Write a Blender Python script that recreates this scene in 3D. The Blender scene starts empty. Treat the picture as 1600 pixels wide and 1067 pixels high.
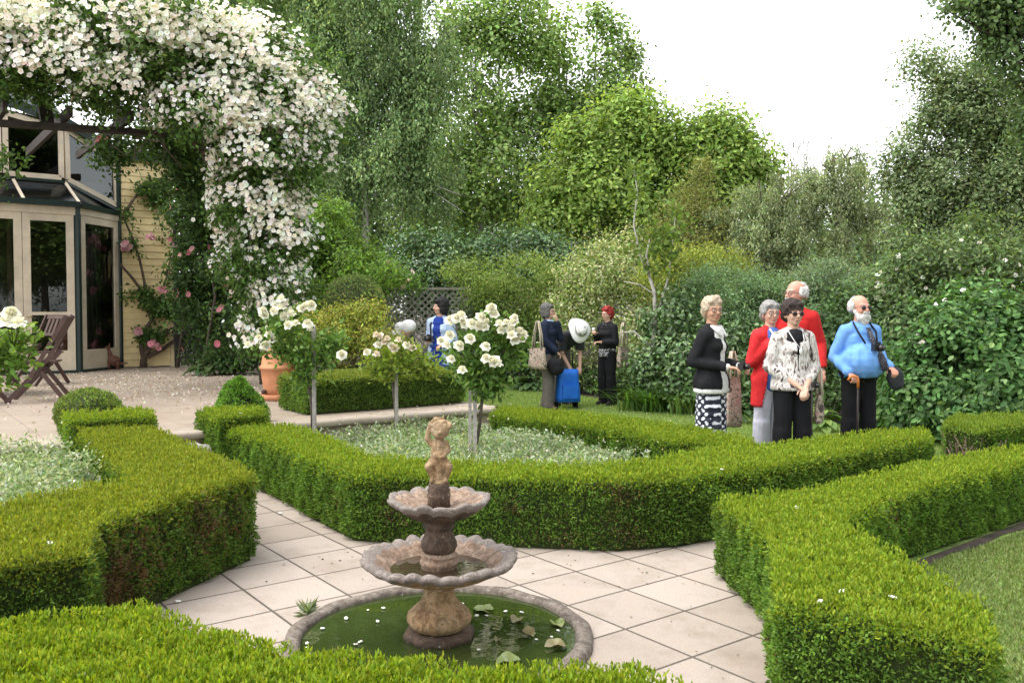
import bpy, bmesh, math, random
import numpy as np
from mathutils import Vector, Matrix, noise as mnoise
from mathutils.geometry import tessellate_polygon

# ------------------------------------------------------------------ camera, world, sun, exposure
S = bpy.context.scene
COL = S.collection
FPX, HY, CAMH = 1350.0, 488.0, 1.5
PITCH = math.atan((533.5 - HY) / FPX)
cam = bpy.data.cameras.new("camera"); camo = bpy.data.objects.new("camera", cam); COL.objects.link(camo)
camo.location = (0, 0, CAMH); camo.rotation_euler = (math.pi / 2 - PITCH, 0, 0)
cam.sensor_width = 36; cam.lens = 36 * FPX / 1600; cam.clip_end = 1000; cam.clip_start = 0.05
S.camera = camo
SUN_EL, SUN_AZ = math.radians(63), math.radians(-100)      # azimuth measured from +Y (north) to +X
w = bpy.data.worlds.new("World"); S.world = w; w.use_nodes = True
nt = w.node_tree; nt.nodes.clear()
sky = nt.nodes.new("ShaderNodeTexSky"); sky.sky_type = 'NISHITA'; sky.sun_disc = False
sky.sun_elevation = SUN_EL; sky.sun_rotation = SUN_AZ; sky.air_density = 1.0; sky.dust_density = 1.5; sky.ozone_density = 1.0
hs = nt.nodes.new("ShaderNodeHueSaturation"); hs.inputs['Saturation'].default_value = 0.12; hs.inputs['Value'].default_value = 1.0
bg = nt.nodes.new("ShaderNodeBackground"); bg.inputs[1].default_value = 0.15
wo = nt.nodes.new("ShaderNodeOutputWorld")
nt.links.new(sky.outputs[0], hs.inputs['Color']); nt.links.new(hs.outputs[0], bg.inputs[0]); nt.links.new(bg.outputs[0], wo.inputs[0])
sl = bpy.data.lights.new("sun", 'SUN'); sl.energy = 0.9; sl.angle = math.radians(45); sl.color = (1, .95, .87)
so = bpy.data.objects.new("sun", sl); COL.objects.link(so); so.location = (0, 0, 30)
sd = Vector((math.sin(SUN_AZ) * math.cos(SUN_EL), math.cos(SUN_AZ) * math.cos(SUN_EL), math.sin(SUN_EL)))
so.rotation_euler = sd.to_track_quat('Z', 'Y').to_euler()
S.view_settings.view_transform = 'Standard'; S.view_settings.look = 'None'
S.view_settings.exposure = 1.78; S.view_settings.gamma = 1
S.render.engine = 'CYCLES'
S.cycles.max_bounces = 7; S.cycles.diffuse_bounces = 3; S.cycles.glossy_bounces = 3; S.cycles.transmission_bounces = 4
S.cycles.transparent_max_bounces = 8; S.cycles.use_denoising = True
random.seed(7)
RG = np.random.default_rng(11)

def at(px, py, Y):
    """world point on the sight line of a photo pixel at distance Y (metres along the ground)"""
    dx = (px - 800) / FPX; dz = (533.5 - py) / FPX
    yy = math.cos(PITCH) + dz * math.sin(PITCH); zz = -math.sin(PITCH) + dz * math.cos(PITCH)
    return Vector((dx / yy * Y, Y, CAMH + zz / yy * Y))
def gx(px, Y): return (px - 800) / FPX * Y
def gz(py, Y): return CAMH + (HY - py) / FPX * Y

# ------------------------------------------------------------------ object helpers
def tag(o, label=None, cat=None, group=None, kind=None):
    if label: o['label'] = label
    if cat: o['category'] = cat
    if group: o['group'] = group
    if kind: o['kind'] = kind
    return o
def empty(name, loc=(0, 0, 0), rz=0.0):
    o = bpy.data.objects.new(name, None); COL.objects.link(o)
    o.location = loc; o.rotation_euler = (0, 0, rz); o.empty_display_size = .1
    return o
def copy_tree(o, parent=None):
    c = o.copy(); COL.objects.link(c)
    if parent is not None: c.parent = parent; c.matrix_parent_inverse = o.matrix_parent_inverse.copy()
    for ch in list(o.children): copy_tree(ch, c)
    return c

class G:
    """mesh accumulator: arrays of vertices, tri/quad faces, per-face colour, per-face material slot"""
    def __init__(s): s.v = []; s.f = []; s.n = 0
    def add(s, v, f, col=(1, 1, 1), mi=0, smooth=False):
        v = np.asarray(v, np.float32).reshape(-1, 3)
        if len(v) == 0: return s
        groups = {}
        if isinstance(f, np.ndarray): groups = {f.shape[1]: f}
        else:
            for q in f: groups.setdefault(len(q), []).append(q)
        for k, fa in groups.items():
            fa = np.asarray(fa, np.int64)
            c = np.asarray(col, np.float32)
            if c.ndim == 1: c = np.tile(c, (len(fa), 1))
            s.f.append((fa + s.n, c[:len(fa)], mi, smooth))
        s.v.append(v); s.n += len(v)
        return s
    def mesh(s, name):
        me = bpy.data.meshes.new(name)
        V = np.concatenate(s.v)
        me.vertices.add(len(V)); me.vertices.foreach_set('co', V.ravel())
        lv = np.concatenate([f.ravel() for f, _, _, _ in s.f]).astype(np.int32)
        cnt = np.concatenate([np.full(len(f), f.shape[1]) for f, _, _, _ in s.f])
        st = np.concatenate([[0], np.cumsum(cnt)[:-1]]).astype(np.int32)
        me.loops.add(len(lv)); me.loops.foreach_set('vertex_index', lv)
        me.polygons.add(len(cnt)); me.polygons.foreach_set('loop_start', st)
        me.polygons.foreach_set('material_index', np.concatenate([np.full(len(f), m) for f, _, m, _ in s.f]).astype(np.int32))
        me.polygons.foreach_set('use_smooth', np.concatenate([np.full(len(f), sm) for f, _, _, sm in s.f]))
        a = me.attributes.new('col', 'FLOAT_COLOR', 'FACE')
        C = np.concatenate([c for _, c, _, _ in s.f])
        C4 = np.concatenate([C, np.ones((len(C), 1), np.float32)], 1).astype(np.float32)
        a.data.foreach_set('color', C4.ravel())
        me.update(calc_edges=True); me.validate()
        return me
    def obj(s, name, mats, parent=None, loc=(0, 0, 0), rz=0.0):
        me = s.mesh(name)
        for m in (mats if isinstance(mats, (list, tuple)) else [mats]): me.materials.append(m)
        o = bpy.data.objects.new(name, me); COL.objects.link(o)
        if parent is not None: o.parent = parent
        o.location = loc; o.rotation_euler = (0, 0, rz)
        return o
    def xf(s, M):
        M = np.array(M); s.v = [(np.c_[v, np.ones(len(v))] @ M.T)[:, :3].astype(np.float32) for v in s.v]; return s

# ---- solid shapes -------------------------------------------------
BOXF = np.array([[0, 3, 2, 1], [4, 5, 6, 7], [0, 1, 5, 4], [1, 2, 6, 5], [2, 3, 7, 6], [3, 0, 4, 7]])
def hexa(g, q, ext, **k):
    q = [Vector(p) for p in q]; e = Vector(ext)
    return g.add([tuple(p) for p in q] + [tuple(p + e) for p in q], BOXF, **k)
def box(g, c, s, **k):
    x, y, z = c; a, b, d = s[0] / 2, s[1] / 2, s[2] / 2
    return hexa(g, [(x - a, y - b, z - d), (x + a, y - b, z - d), (x + a, y + b, z - d), (x - a, y + b, z - d)], (0, 0, s[2]), **k)
def bar(g, a, b, w, t, nrm, **k):
    """box along a->b, width w across, thickness t along nrm (centred)"""
    a = Vector(a); b = Vector(b); n = Vector(nrm).normalized(); d = (b - a).normalized(); sd_ = d.cross(n).normalized()
    n = sd_.cross(d)
    q = [a - sd_ * w / 2 - n * t / 2, a + sd_ * w / 2 - n * t / 2, a + sd_ * w / 2 + n * t / 2, a - sd_ * w / 2 + n * t / 2]
    return hexa(g, q, b - a, **k)
def tube(g, pts, rad, seg=8, cap=True, **k):
    pts = [Vector(p) for p in pts]; n = len(pts)
    if not isinstance(rad, (list, tuple)): rad = [rad] * n
    V = []; F = []
    t0 = (pts[1] - pts[0]).normalized()
    ref = Vector((0, 0, 1)) if abs(t0.z) < .9 else Vector((1, 0, 0))
    nx = t0.cross(ref).normalized()
    for i, p in enumerate(pts):
        t = (pts[min(i + 1, n - 1)] - pts[max(i - 1, 0)]).normalized()
        nx = (nx - t * nx.dot(t)).normalized(); ny = t.cross(nx)
        for j in range(seg):
            a = 2 * math.pi * j / seg
            V.append(tuple(p + (nx * math.cos(a) + ny * math.sin(a)) * rad[i]))
    for i in range(n - 1):
        for j in range(seg):
            j2 = (j + 1) % seg
            F.append((i * seg + j, i * seg + j2, (i + 1) * seg + j2, (i + 1) * seg + j))
    if cap:
        V.append(tuple(pts[0])); V.append(tuple(pts[-1])); c0 = n * seg; c1 = c0 + 1
        for j in range(seg):
            j2 = (j + 1) % seg
            F.append((c0, j2, j)); F.append((c1, (n - 1) * seg + j, (n - 1) * seg + j2))
    k.setdefault('smooth', True)
    return g.add(V, F, **k)
def lathe(g, prof, seg=40, c=(0, 0, 0), mod=None, mi_of=None, **k):
    """prof = [(r, z)]; mod(i, ang, r, z) -> (r, z)"""
    V = []
    for i, (r, z) in enumerate(prof):
        for j in range(seg):
            a = 2 * math.pi * j / seg
            r2, z2 = mod(i, a, r, z) if mod else (r, z)
            V.append((c[0] + r2 * math.cos(a), c[1] + r2 * math.sin(a), c[2] + z2))
    k.setdefault('smooth', True)
    fs = {}
    for i in range(len(prof) - 1):
        m = mi_of(i) if mi_of else 0
        for j in range(seg):
            j2 = (j + 1) % seg
            fs.setdefault(m, []).append((i * seg + j, i * seg + j2, (i + 1) * seg + j2, (i + 1) * seg + j))
    base = g.n
    first = True
    for m, F in fs.items():
        fa = np.array(F)
        if first: g.add(V, fa, mi=m, **k); first = False
        else:
            g.f.append((fa + base, np.ones((len(fa), 3), np.float32), m, True))
    return g
def ell(g, c, r, seg=14, rings=9, rot=None, **k):
    V = []; F = []
    R = rot or Matrix.Identity(3)
    for i in range(rings + 1):
        th = math.pi * i / rings
        for j in range(seg):
            a = 2 * math.pi * j / seg
            p = R @ Vector((r[0] * math.sin(th) * math.cos(a), r[1] * math.sin(th) * math.sin(a), r[2] * math.cos(th)))
            V.append((c[0] + p.x, c[1] + p.y, c[2] + p.z))
    for i in range(rings):
        for j in range(seg):
            j2 = (j + 1) % seg
            F.append((i * seg + j, (i + 1) * seg + j, (i + 1) * seg + j2, i * seg + j2))
    k.setdefault('smooth', True)
    return g.add(V, F, **k)
def capsule(g, a, b, r1, r2, seg=12, **k):
    a = Vector(a); b = Vector(b); d = b - a; L = d.length; d = d / max(L, 1e-6)
    pts = []; rad = []
    for i in range(5):
        th = math.pi / 2 * (1 - i / 4); pts.append(a - d * r1 * math.sin(th)); rad.append(max(r1 * math.cos(th), .0006))
    for i in range(1, 4): pts.append(a + d * L * i / 4); rad.append(r1 + (r2 - r1) * i / 4)
    for i in range(5):
        th = math.pi / 2 * i / 4; pts.append(b + d * r2 * math.sin(th)); rad.append(max(r2 * math.cos(th), .0006))
    return tube(g, pts, rad, seg, **k)
def polyslab(g, poly, z0, z1, top=True, **k):
    n = len(poly); V = [(x, y, z0) for x, y in poly] + [(x, y, z1) for x, y in poly]
    F = [(i, (i + 1) % n, n + (i + 1) % n, n + i) for i in range(n)] if z1 > z0 else []
    tr = tessellate_polygon([[Vector((x, y, 0)) for x, y in poly]])
    for t in tr:
        a, b, c = t
        A, B, C = (poly[i] for i in t)
        if (B[0] - A[0]) * (C[1] - A[1]) - (B[1] - A[1]) * (C[0] - A[0]) < 0: b, c = c, b
        F.append((n + a, n + b, n + c))
    return g.add(V, F, **k)

# ---- noise and foliage --------------------------------------------
def sn(p, sc, seed=0.0):
    """cheap smooth pseudo-noise in about [-1,1]"""
    q = p * sc + seed
    a = np.sin(q[:, 0] * 1.0 + 1.7 * np.sin(q[:, 1] * .9 + seed)) * np.cos(q[:, 1] * 1.13 + .8 * np.sin(q[:, 2] * 1.2))
    b = np.sin(q[:, 2] * 1.31 + q[:, 0] * .7 + 2.1) * np.cos(q[:, 1] * 1.9 - q[:, 0] * .6 + seed)
    return (a + b) * .5
def unit(a): return a / np.maximum(np.linalg.norm(a, axis=1, keepdims=True), 1e-6)
def pal(cols, n, w=None, var=.18):
    cols = np.array(cols, float); i = RG.choice(len(cols), n, p=w)
    c = cols[i] * (1 + RG.normal(0, var, (n, 1))); c = c * (1 + RG.normal(0, .05, (n, 3)))
    return np.clip(c, .003, .95)
def leaves(g, p, d, L, W, cols, fold=.25, mi=0, n6=False, nrm=None):
    """one folded leaf per point: p base, d tip direction"""
    n = len(p)
    if n == 0: return
    d = unit(d); r = RG.normal(size=(n, 3))
    if nrm is not None:
        q = unit(nrm + RG.normal(0, .45, (n, 3))); d = unit(d - q * (d * q).sum(1)[:, None] * .85); s = unit(np.cross(d, q)); nn = np.cross(s, d)
    else: s = unit(np.cross(d, r)); nn = np.cross(s, d)
    L = (L * RG.uniform(.55, 1.35, n))[:, None]; W = (W * RG.uniform(.75, 1.2, n))[:, None]
    m = p + d * L * .5 + nn * L * fold * .3
    if n6:
        a1 = p + d * L * .28 + nn * L * fold * .2; a2 = p + d * L * .68 + nn * L * fold * .2
        V = np.stack([p, a1 + s * W * .45, a2 + s * W * .42, p + d * L - nn * L * fold * .15, a2 - s * W * .42, a1 - s * W * .45], 1).reshape(-1, 3)
        b = np.arange(n)[:, None] * 6
        F = np.concatenate([b + np.array([0, 1, 2, 3]), b + np.array([0, 3, 4, 5])], 0)
        g.add(V, F, np.concatenate([cols, cols], 0), mi)
        return
    V = np.stack([p, m + s * W * .5, p + d * L, m - s * W * .5], 1).reshape(-1, 3)
    F = np.arange(n * 4).reshape(-1, 4)
    g.add(V, F, cols, mi)
def inpoly(P, poly):
    x, y = P[:, 0], P[:, 1]; r = np.zeros(len(P), bool); n = len(poly); j = n - 1
    for i in range(n):
        xi, yi = poly[i]; xj, yj = poly[j]
        c = ((yi > y) != (yj > y)) & (x < (xj - xi) * (y - yi) / (yj - yi + 1e-12) + xi)
        r ^= c; j = i
    return r
def sample_poly(poly, n):
    a = np.array(poly); lo = a.min(0); hi = a.max(0); out = []
    while sum(len(o) for o in out) < n:
        q = RG.uniform(lo, hi, (n * 2, 2)); out.append(q[inpoly(q, poly)])
    return np.concatenate(out)[:n]
def area(poly):
    a = np.array(poly); x, y = a[:, 0], a[:, 1]
    return .5 * np.sum(x * np.roll(y, -1) - np.roll(x, -1) * y)
def ccw(poly): return poly if area(poly) > 0 else poly[::-1]
def inset(poly, d):
    n = len(poly); out = []
    for i in range(n):
        p0, p1, p2 = (Vector(poly[(i + k) % n]) for k in (-1, 0, 1))
        e1 = (p1 - p0).normalized(); e2 = (p2 - p1).normalized()
        n1 = Vector((-e1.y, e1.x)); n2 = Vector((-e2.y, e2.x)); b = (n1 + n2)
        b = b / max(b.dot(n1), .35)
        out.append(tuple(p1 + b * d))
    return out

# ------------------------------------------------------------------ materials
def newmat(name):
    m = bpy.data.materials.new(name); m.use_nodes = True
    n = m.node_tree; n.nodes.clear()
    o = n.nodes.new("ShaderNodeOutputMaterial"); b = n.nodes.new("ShaderNodeBsdfPrincipled")
    n.links.new(b.outputs[0], o.inputs[0])
    return m, n, b, o
def ramp(n, stops, fac):
    r = n.nodes.new("ShaderNodeValToRGB"); e = r.color_ramp.elements
    while len(e) < len(stops): e.new(.5)
    for i, (p, c) in enumerate(stops): e[i].position = p; e[i].color = (*c, 1)
    n.links.new(fac, r.inputs[0]); return r.outputs[0]
def noise(n, scale, detail=4, rough=.6, vec=None, dist=0):
    t = n.nodes.new("ShaderNodeTexNoise"); t.inputs['Scale'].default_value = scale; t.inputs['Detail'].default_value = detail
    t.inputs['Roughness'].default_value = rough; t.inputs['Distortion'].default_value = dist
    if vec is None:
        c = n.nodes.new("ShaderNodeTexCoord"); vec = c.outputs['Object']
    n.links.new(vec, t.inputs['Vector']); return t.outputs[0]
def mixc(n, a, b, fac, typ='MIX'):
    m = n.nodes.new("ShaderNodeMix"); m.data_type = 'RGBA'; m.blend_type = typ
    for s, v in ((m.inputs[0], fac), (m.inputs[6], a), (m.inputs[7], b)):
        if hasattr(v, 'is_linked') or hasattr(v, 'links'): n.links.new(v, s)
        else: s.default_value = (*v, 1) if isinstance(v, tuple) else v
    return m.outputs[2]
def bump(n, b, h, strength=.3, dist=.01):
    u = n.nodes.new("ShaderNodeBump"); u.inputs['Strength'].default_value = strength; u.inputs['Distance'].default_value = dist
    n.links.new(h, u.inputs['Height']); n.links.new(u.outputs[0], b.inputs['Normal'])
def pm(name, stops, scale=6, rough=.6, bmp=.2, bdist=.004, detail=5, metal=0, spec=None, bscale=None, dist=0):
    """principled with a noise colour ramp and a noise bump"""
    m, n, b, o = newmat(name)
    if isinstance(stops, tuple): stops = [(.3, tuple(c * .82 for c in stops)), (.7, tuple(min(c * 1.14, 1) for c in stops))]
    f = noise(n, scale, detail, dist=dist); n.links.new(ramp(n, stops, f), b.inputs['Base Color'])
    b.inputs['Roughness'].default_value = rough; b.inputs['Metallic'].default_value = metal
    if spec is not None: b.inputs['Specular IOR Level'].default_value = spec
    if bmp: bump(n, b, noise(n, bscale or scale * 5, 4), bmp, bdist)
    return m
def foliage_mat(name, tr=.42, rough=.55, spec=.25):
    m, n, b, o = newmat(name)
    a = n.nodes.new("ShaderNodeAttribute"); a.attribute_name = 'col'
    n.links.new(a.outputs['Color'], b.inputs['Base Color'])
    b.inputs['Roughness'].default_value = rough; b.inputs['Specular IOR Level'].default_value = spec
    t = n.nodes.new("ShaderNodeBsdfTranslucent")
    bc = mixc(n, a.outputs['Color'], (1.25, 1.2, .55), 1.0, 'MULTIPLY'); n.links.new(bc, t.inputs['Color'])
    mx = n.nodes.new("ShaderNodeMixShader"); mx.inputs[0].default_value = tr
    n.links.new(b.outputs[0], mx.inputs[1]); n.links.new(t.outputs[0], mx.inputs[2]); n.links.new(mx.outputs[0], o.inputs[0])
    return m
LEAF = foliage_mat("leaf")
GLOSSLEAF = foliage_mat("glossy_leaf", .25, .35, .5)
PETAL = foliage_mat("petal", .25, .7, .15)
BARK = pm("bark", [(.3, (.06, .048, .035)), (.7, (.16, .13, .1))], 14, .9, .8, .02)
PALEBARK = pm("pale_bark", [(.35, (.16, .14, .12)), (.5, (.42, .39, .35)), (.75, (.58, .55, .5))], 7, .85, .5, .01)
VINEBARK = pm("vine_bark", [(.3, (.055, .035, .025)), (.7, (.13, .09, .065))], 20, .9, .6, .01)
STAKE = pm("stake_timber", [(.3, (.24, .22, .2)), (.7, (.42, .39, .36))], 25, .85, .4)
SOIL = pm("soil", [(.3, (.022, .015, .011)), (.7, (.075, .055, .04))], 9, .95, .9, .02, bscale=60)

def lawn_mat(name):
    m, n, b, o = newmat(name)
    f = noise(n, 1.3, 6); f2 = noise(n, 60, 3)
    c = ramp(n, [(.3, (.15, .24, .06)), (.5, (.21, .32, .08)), (.7, (.29, .36, .13))], f)
    c2 = ramp(n, [(.3, (.6, .6, .6)), (.7, (1.3, 1.3, 1.3))], f2)
    n.links.new(mixc(n, c, c2, 1.0, 'MULTIPLY'), b.inputs['Base Color']); b.inputs['Roughness'].default_value = .9
    b.inputs['Specular IOR Level'].default_value = .15
    bump(n, b, noise(n, 140, 3), .8, .02)
    return m
LAWN = lawn_mat("lawn")

def tiles_mat(name, size, c1, c2, mort, mw=.012, rot=0):
    m, n, b, o = newmat(name)
    tc = n.nodes.new("ShaderNodeTexCoord"); mp = n.nodes.new("ShaderNodeMapping"); n.links.new(tc.outputs['Object'], mp.inputs[0])
    mp.inputs['Rotation'].default_value = (0, 0, rot)
    br = n.nodes.new("ShaderNodeTexBrick"); br.offset = 0; br.squash = 1
    n.links.new(mp.outputs[0], br.inputs['Vector'])
    br.inputs['Scale'].default_value = 1; br.inputs['Brick Width'].default_value = size; br.inputs['Row Height'].default_value = size
    br.inputs['Mortar Size'].default_value = mw / 2; br.inputs['Mortar Smooth'].default_value = .1; br.inputs['Bias'].default_value = 0
    br.inputs['Color1'].default_value = (*c1, 1); br.inputs['Color2'].default_value = (*c2, 1); br.inputs['Mortar'].default_value = (*mort, 1)
    st = ramp(n, [(.3, (.8, .77, .72)), (.5, (1, 1, 1)), (.75, (1.06, 1.0, .95))], noise(n, 3.2, 7, .7))
    sp = ramp(n, [(.35, (.86, .85, .84)), (.55, (1, 1, 1))], noise(n, 90, 3))
    sm = ramp(n, [(.30, (.60, .55, .48)), (.46, (1, 1, 1))], noise(n, 1.1, 5, .65))
    c = mixc(n, mixc(n, mixc(n, br.outputs[0], st, 1.0, 'MULTIPLY'), sp, 1.0, 'MULTIPLY'), sm, .55, 'MULTIPLY')
    n.links.new(c, b.inputs['Base Color']); b.inputs['Roughness'].default_value = .75
    inv = n.nodes.new("ShaderNodeMath"); inv.operation = 'SUBTRACT'; inv.inputs[0].default_value = 1; n.links.new(br.outputs['Fac'], inv.inputs[1])
    bump(n, b, inv.outputs[0], .8, .006)
    return m
ANG = math.radians(36.9)
U = Vector((math.cos(ANG), math.sin(ANG), 0)); V_ = Vector((-U.y, U.x, 0))
PAVE = tiles_mat("paving_stone", .415, (.39, .332, .287), (.315, .263, .22), (.09, .075, .06), .014)
TERR = tiles_mat("terrace_stone", .62, (.33, .27, .215), (.29, .235, .185), (.22, .18, .14), .008, -ANG)
COPING = pm("coping_stone", [(.3, (.29, .24, .19)), (.7, (.40, .34, .275))], 5, .8, .3)

# ------------------------------------------------------------------ the setting
def sheet(name, poly, z, m, z0=None):
    g = G(); polyslab(g, ccw(poly), z if z0 is None else z0, z)
    return tag(g.obj(name, m), kind='structure')
gg = G(); gg.add([(-300, -300, -.03), (300, -300, -.03), (300, 300, -.03), (-300, 300, -.03)], [(0, 1, 2, 3)])
tag(gg.obj("ground", SOIL), kind='structure')
sheet("lawn", [(-.3, 9.6), (1.9, 6.9), (8, 4), (12, 9), (5.3, 10.9), (4.1, 11.5), (3.3, 12.2), (2.5, 13.0), (1.9, 14.4), (1.1, 15.8), (-.4, 17.5), (-3.4, 17.5), (-2.9, 13), (-1.6, 11.5)], -.01, LAWN)
FC = Vector((-.335, 3.93, 0))
go = at(979, 921, 1); t = -CAMH / (go.z - CAMH); go = Vector((go.x * t, go.y * t, 0))
g = G(); q = []
for a, b in ((-5.2, -5), (3.6, -5), (3.6, 1.2), (1.0, 1.3), (.9, 5.5), (-5.2, 5.5)): q.append((a, b))
polyslab(g, ccw(q), -.025, 0)
pv = g.obj("paving", PAVE, loc=(go.x, go.y, 0), rz=ANG); tag(pv, kind='structure')
# terrace raised .4 m, its edge running along U
ZT = .4
T0 = Vector((-2.93, 7.98, 0))
tA = T0 - U * 9; tB = T0 + U * 3.4
terr = [tuple((tA)[:2]), tuple(tB[:2]), tuple((tB + V_ * 2.6)[:2]), tuple((tB + V_ * 2.9 - U * .3)[:2]), tuple((T0 + V_ * 14 + U * 3.6)[:2]), tuple((tA + V_ * 14)[:2])]
sheet("terrace", terr, ZT, TERR, -.02)
def coping(a, b, name="terrace_coping"):
    g = G(); d = (b - a).normalized(); out = Vector((d.y, -d.x, 0)); pr = []
    for i in range(9):
        th = -math.pi / 2 + math.pi * i / 8; pr.append((.035 + .03 * math.cos(th), .036 * math.sin(th)))
    pr += [(-.25, .036), (-.25, -.036)]
    V = []; n = len(pr); k = 40
    for j in range(k + 1):
        c = a + (b - a) * j / k
        for (o_, z) in pr: V.append(tuple(c + out * o_ + Vector((0, 0, ZT - .03 + z + .006 * math.sin(j * 1.7 + o_ * 9)))))
    F = [(j * n + i, j * n + (i + 1) % n, (j + 1) * n + (i + 1) % n, (j + 1) * n + i) for j in range(k) for i in range(n)]
    g.add(V, F, smooth=True)
    return tag(g.obj(name, COPING), kind='structure')
coping(tA, tB); coping(tB, tB + V_ * 2.6)
g = G(); s0 = T0 - U * .55 - V_ * .02; hexa(g, [s0 - V_ * .5, s0 + U * .78 - V_ * .5, s0 + U * .78, s0], (0, 0, .2))
tag(g.obj("garden_step", COPING), kind='structure')

# ------------------------------------------------------------------ clipped hedges
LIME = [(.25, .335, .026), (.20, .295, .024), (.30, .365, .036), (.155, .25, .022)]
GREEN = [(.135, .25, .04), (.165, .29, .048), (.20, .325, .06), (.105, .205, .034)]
DKGREEN = [(.045, .10, .018), (.065, .135, .024), (.085, .16, .03)]
def clipped(g, poly, z0, z1, dtop, dside, L=.019, top=LIME, side=GREEN, brown=None, rough=.02, sprig=.7, dry=None, seed=0, bare=None):
    """core + leaves of a clipped hedge with footprint poly"""
    poly = ccw([tuple(p) for p in poly]); core = inset(poly, .035)
    polyslab(g, core, z0, z1 - .035, col=(.05, .07, .02))
    n = int(area(poly) * dtop); xy = sample_poly(poly, n)
    P = np.c_[xy, np.full(n, z1)]
    # distance to the outline: the clipped edges are slightly rounded
    dist = np.full(n, 9.0); a = np.array(poly); b = np.roll(a, -1, 0)
    for p, q in zip(a, b):
        e = q - p; tt = np.clip(((xy - p) @ e) / (e @ e), 0, 1); dist = np.minimum(dist, np.linalg.norm(xy - p - tt[:, None] * e, axis=1))
    P[:, 2] += -.03 * np.exp(-dist / .025) + rough * sn(P, 16, seed) + rough * .8 * sn(P, 55, seed + 3) - RG.exponential(.012, n)
    D = np.c_[RG.normal(0, .55, (n, 2)), RG.uniform(.35, 1.3, n)]
    C = pal(top, n); k = sn(P, 5, seed + 9) > .62 if dry else np.zeros(n, bool)
    if dry: C[k] = pal(dry, k.sum())
    C *= (1 + .16 * sn(P, 2.6, seed + 1) + .12 * sn(P, 9, seed + 2))[:, None]
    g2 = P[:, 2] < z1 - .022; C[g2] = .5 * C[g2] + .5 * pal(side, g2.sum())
    leaves(g, P, D, L, L * .5, C)
    ns = int(n * sprig * .12); sp = sample_poly(poly, ns); PS = np.c_[sp, z1 + rough * sn(np.c_[sp, np.full(ns, z1)], 16, seed)]
    for h in range(4):
        leaves(g, PS + np.array([0, 0, .006 + .007 * h]), np.c_[RG.normal(0, .45, (ns, 2)), np.full(ns, 1.0)], L * 1.0, L * .42, pal(top, ns))
    for p, q in zip(a, b):
        e = q - p; ln = np.linalg.norm(e); nn = np.array([e[1], -e[0], 0]) / ln; m = int(ln * (z1 - z0) * dside)
        s = RG.random(m); z = RG.uniform(z0 + .02, z1 - .005, m); h = (z - z0) / (z1 - z0)
        P = np.c_[p[0] + e[0] * s, p[1] + e[1] * s, z]
        off = rough * 1.5 * sn(P, 14, seed) + rough * sn(P, 48, seed + 5) - RG.exponential(.016, m) - .02 * np.clip(1 - h * 4, 0, 1) - .02 * np.clip(h * 12 - 11, 0, 1)
        P += nn * off[:, None]
        D = nn * RG.uniform(.3, 1.1, m)[:, None] + RG.normal(0, .5, (m, 3)) + np.array([0, 0, .35])
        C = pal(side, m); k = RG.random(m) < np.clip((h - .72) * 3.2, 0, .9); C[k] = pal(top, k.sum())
        k = RG.random(m) < .12; C[k] = pal(DKGREEN, k.sum())
        C *= (1 + .2 * sn(P, 3.2, seed + 1) + .16 * sn(P, 11, seed + 2))[:, None]
        if brown is not None:
            amt = sum(w_ * np.exp(-((P - np.array(c)) ** 2).sum(1) / r ** 2) for c, r, w_ in brown)
            k = RG.random(m) < amt * (.6 + .6 * sn(P, 22, 2)); C[k] = pal([(.17, .105, .05), (.13, .09, .045), (.21, .115, .06), (.22, .18, .11)], k.sum())
        keep = np.ones(m, bool)
        if bare is not None:
            for c, r in bare: keep &= ~((((P - np.array(c)) ** 2).sum(1) < r * r) & (RG.random(m) < .85))
        leaves(g, P[keep], D[keep], L, L * .52, C[keep])
    return g
def hedge(name, label, parts, cat="hedge", **kw):
    g = G()
    for i, (poly, z0, z1) in enumerate(parts): clipped(g, poly, z0, z1, seed=i * 1.7, **kw)
    return tag(g.obj(name, LEAF), label, cat)

# middle bed: left arm, chamfer towards the fountain, right arm, and the arm behind it
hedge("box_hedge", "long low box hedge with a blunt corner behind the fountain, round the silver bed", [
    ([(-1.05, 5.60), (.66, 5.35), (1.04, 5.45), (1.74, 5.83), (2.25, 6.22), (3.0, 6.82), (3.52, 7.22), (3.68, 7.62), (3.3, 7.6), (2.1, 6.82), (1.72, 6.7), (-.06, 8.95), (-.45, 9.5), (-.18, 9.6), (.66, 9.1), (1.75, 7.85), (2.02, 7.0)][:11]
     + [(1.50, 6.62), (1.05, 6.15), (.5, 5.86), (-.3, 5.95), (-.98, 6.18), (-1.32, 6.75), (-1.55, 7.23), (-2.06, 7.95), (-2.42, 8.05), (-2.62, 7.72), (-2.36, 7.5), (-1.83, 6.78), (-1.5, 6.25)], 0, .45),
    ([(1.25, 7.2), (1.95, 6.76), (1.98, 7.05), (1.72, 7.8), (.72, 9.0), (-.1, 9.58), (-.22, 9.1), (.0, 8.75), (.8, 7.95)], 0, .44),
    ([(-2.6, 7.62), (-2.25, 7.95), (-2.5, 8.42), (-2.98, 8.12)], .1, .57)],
    dtop=15000, dside=15000, L=.023, brown=[((.66, 5.35, .4), .12, .8), ((-.75, 5.6, .22), .1, .8), ((-1.2, 5.8, .2), .08, .6), ((.0, 5.45, .25), .07, .7), ((.3, 5.4, .05), .15, .5), ((.7, 5.35, .06), .15, .7)])
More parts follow.
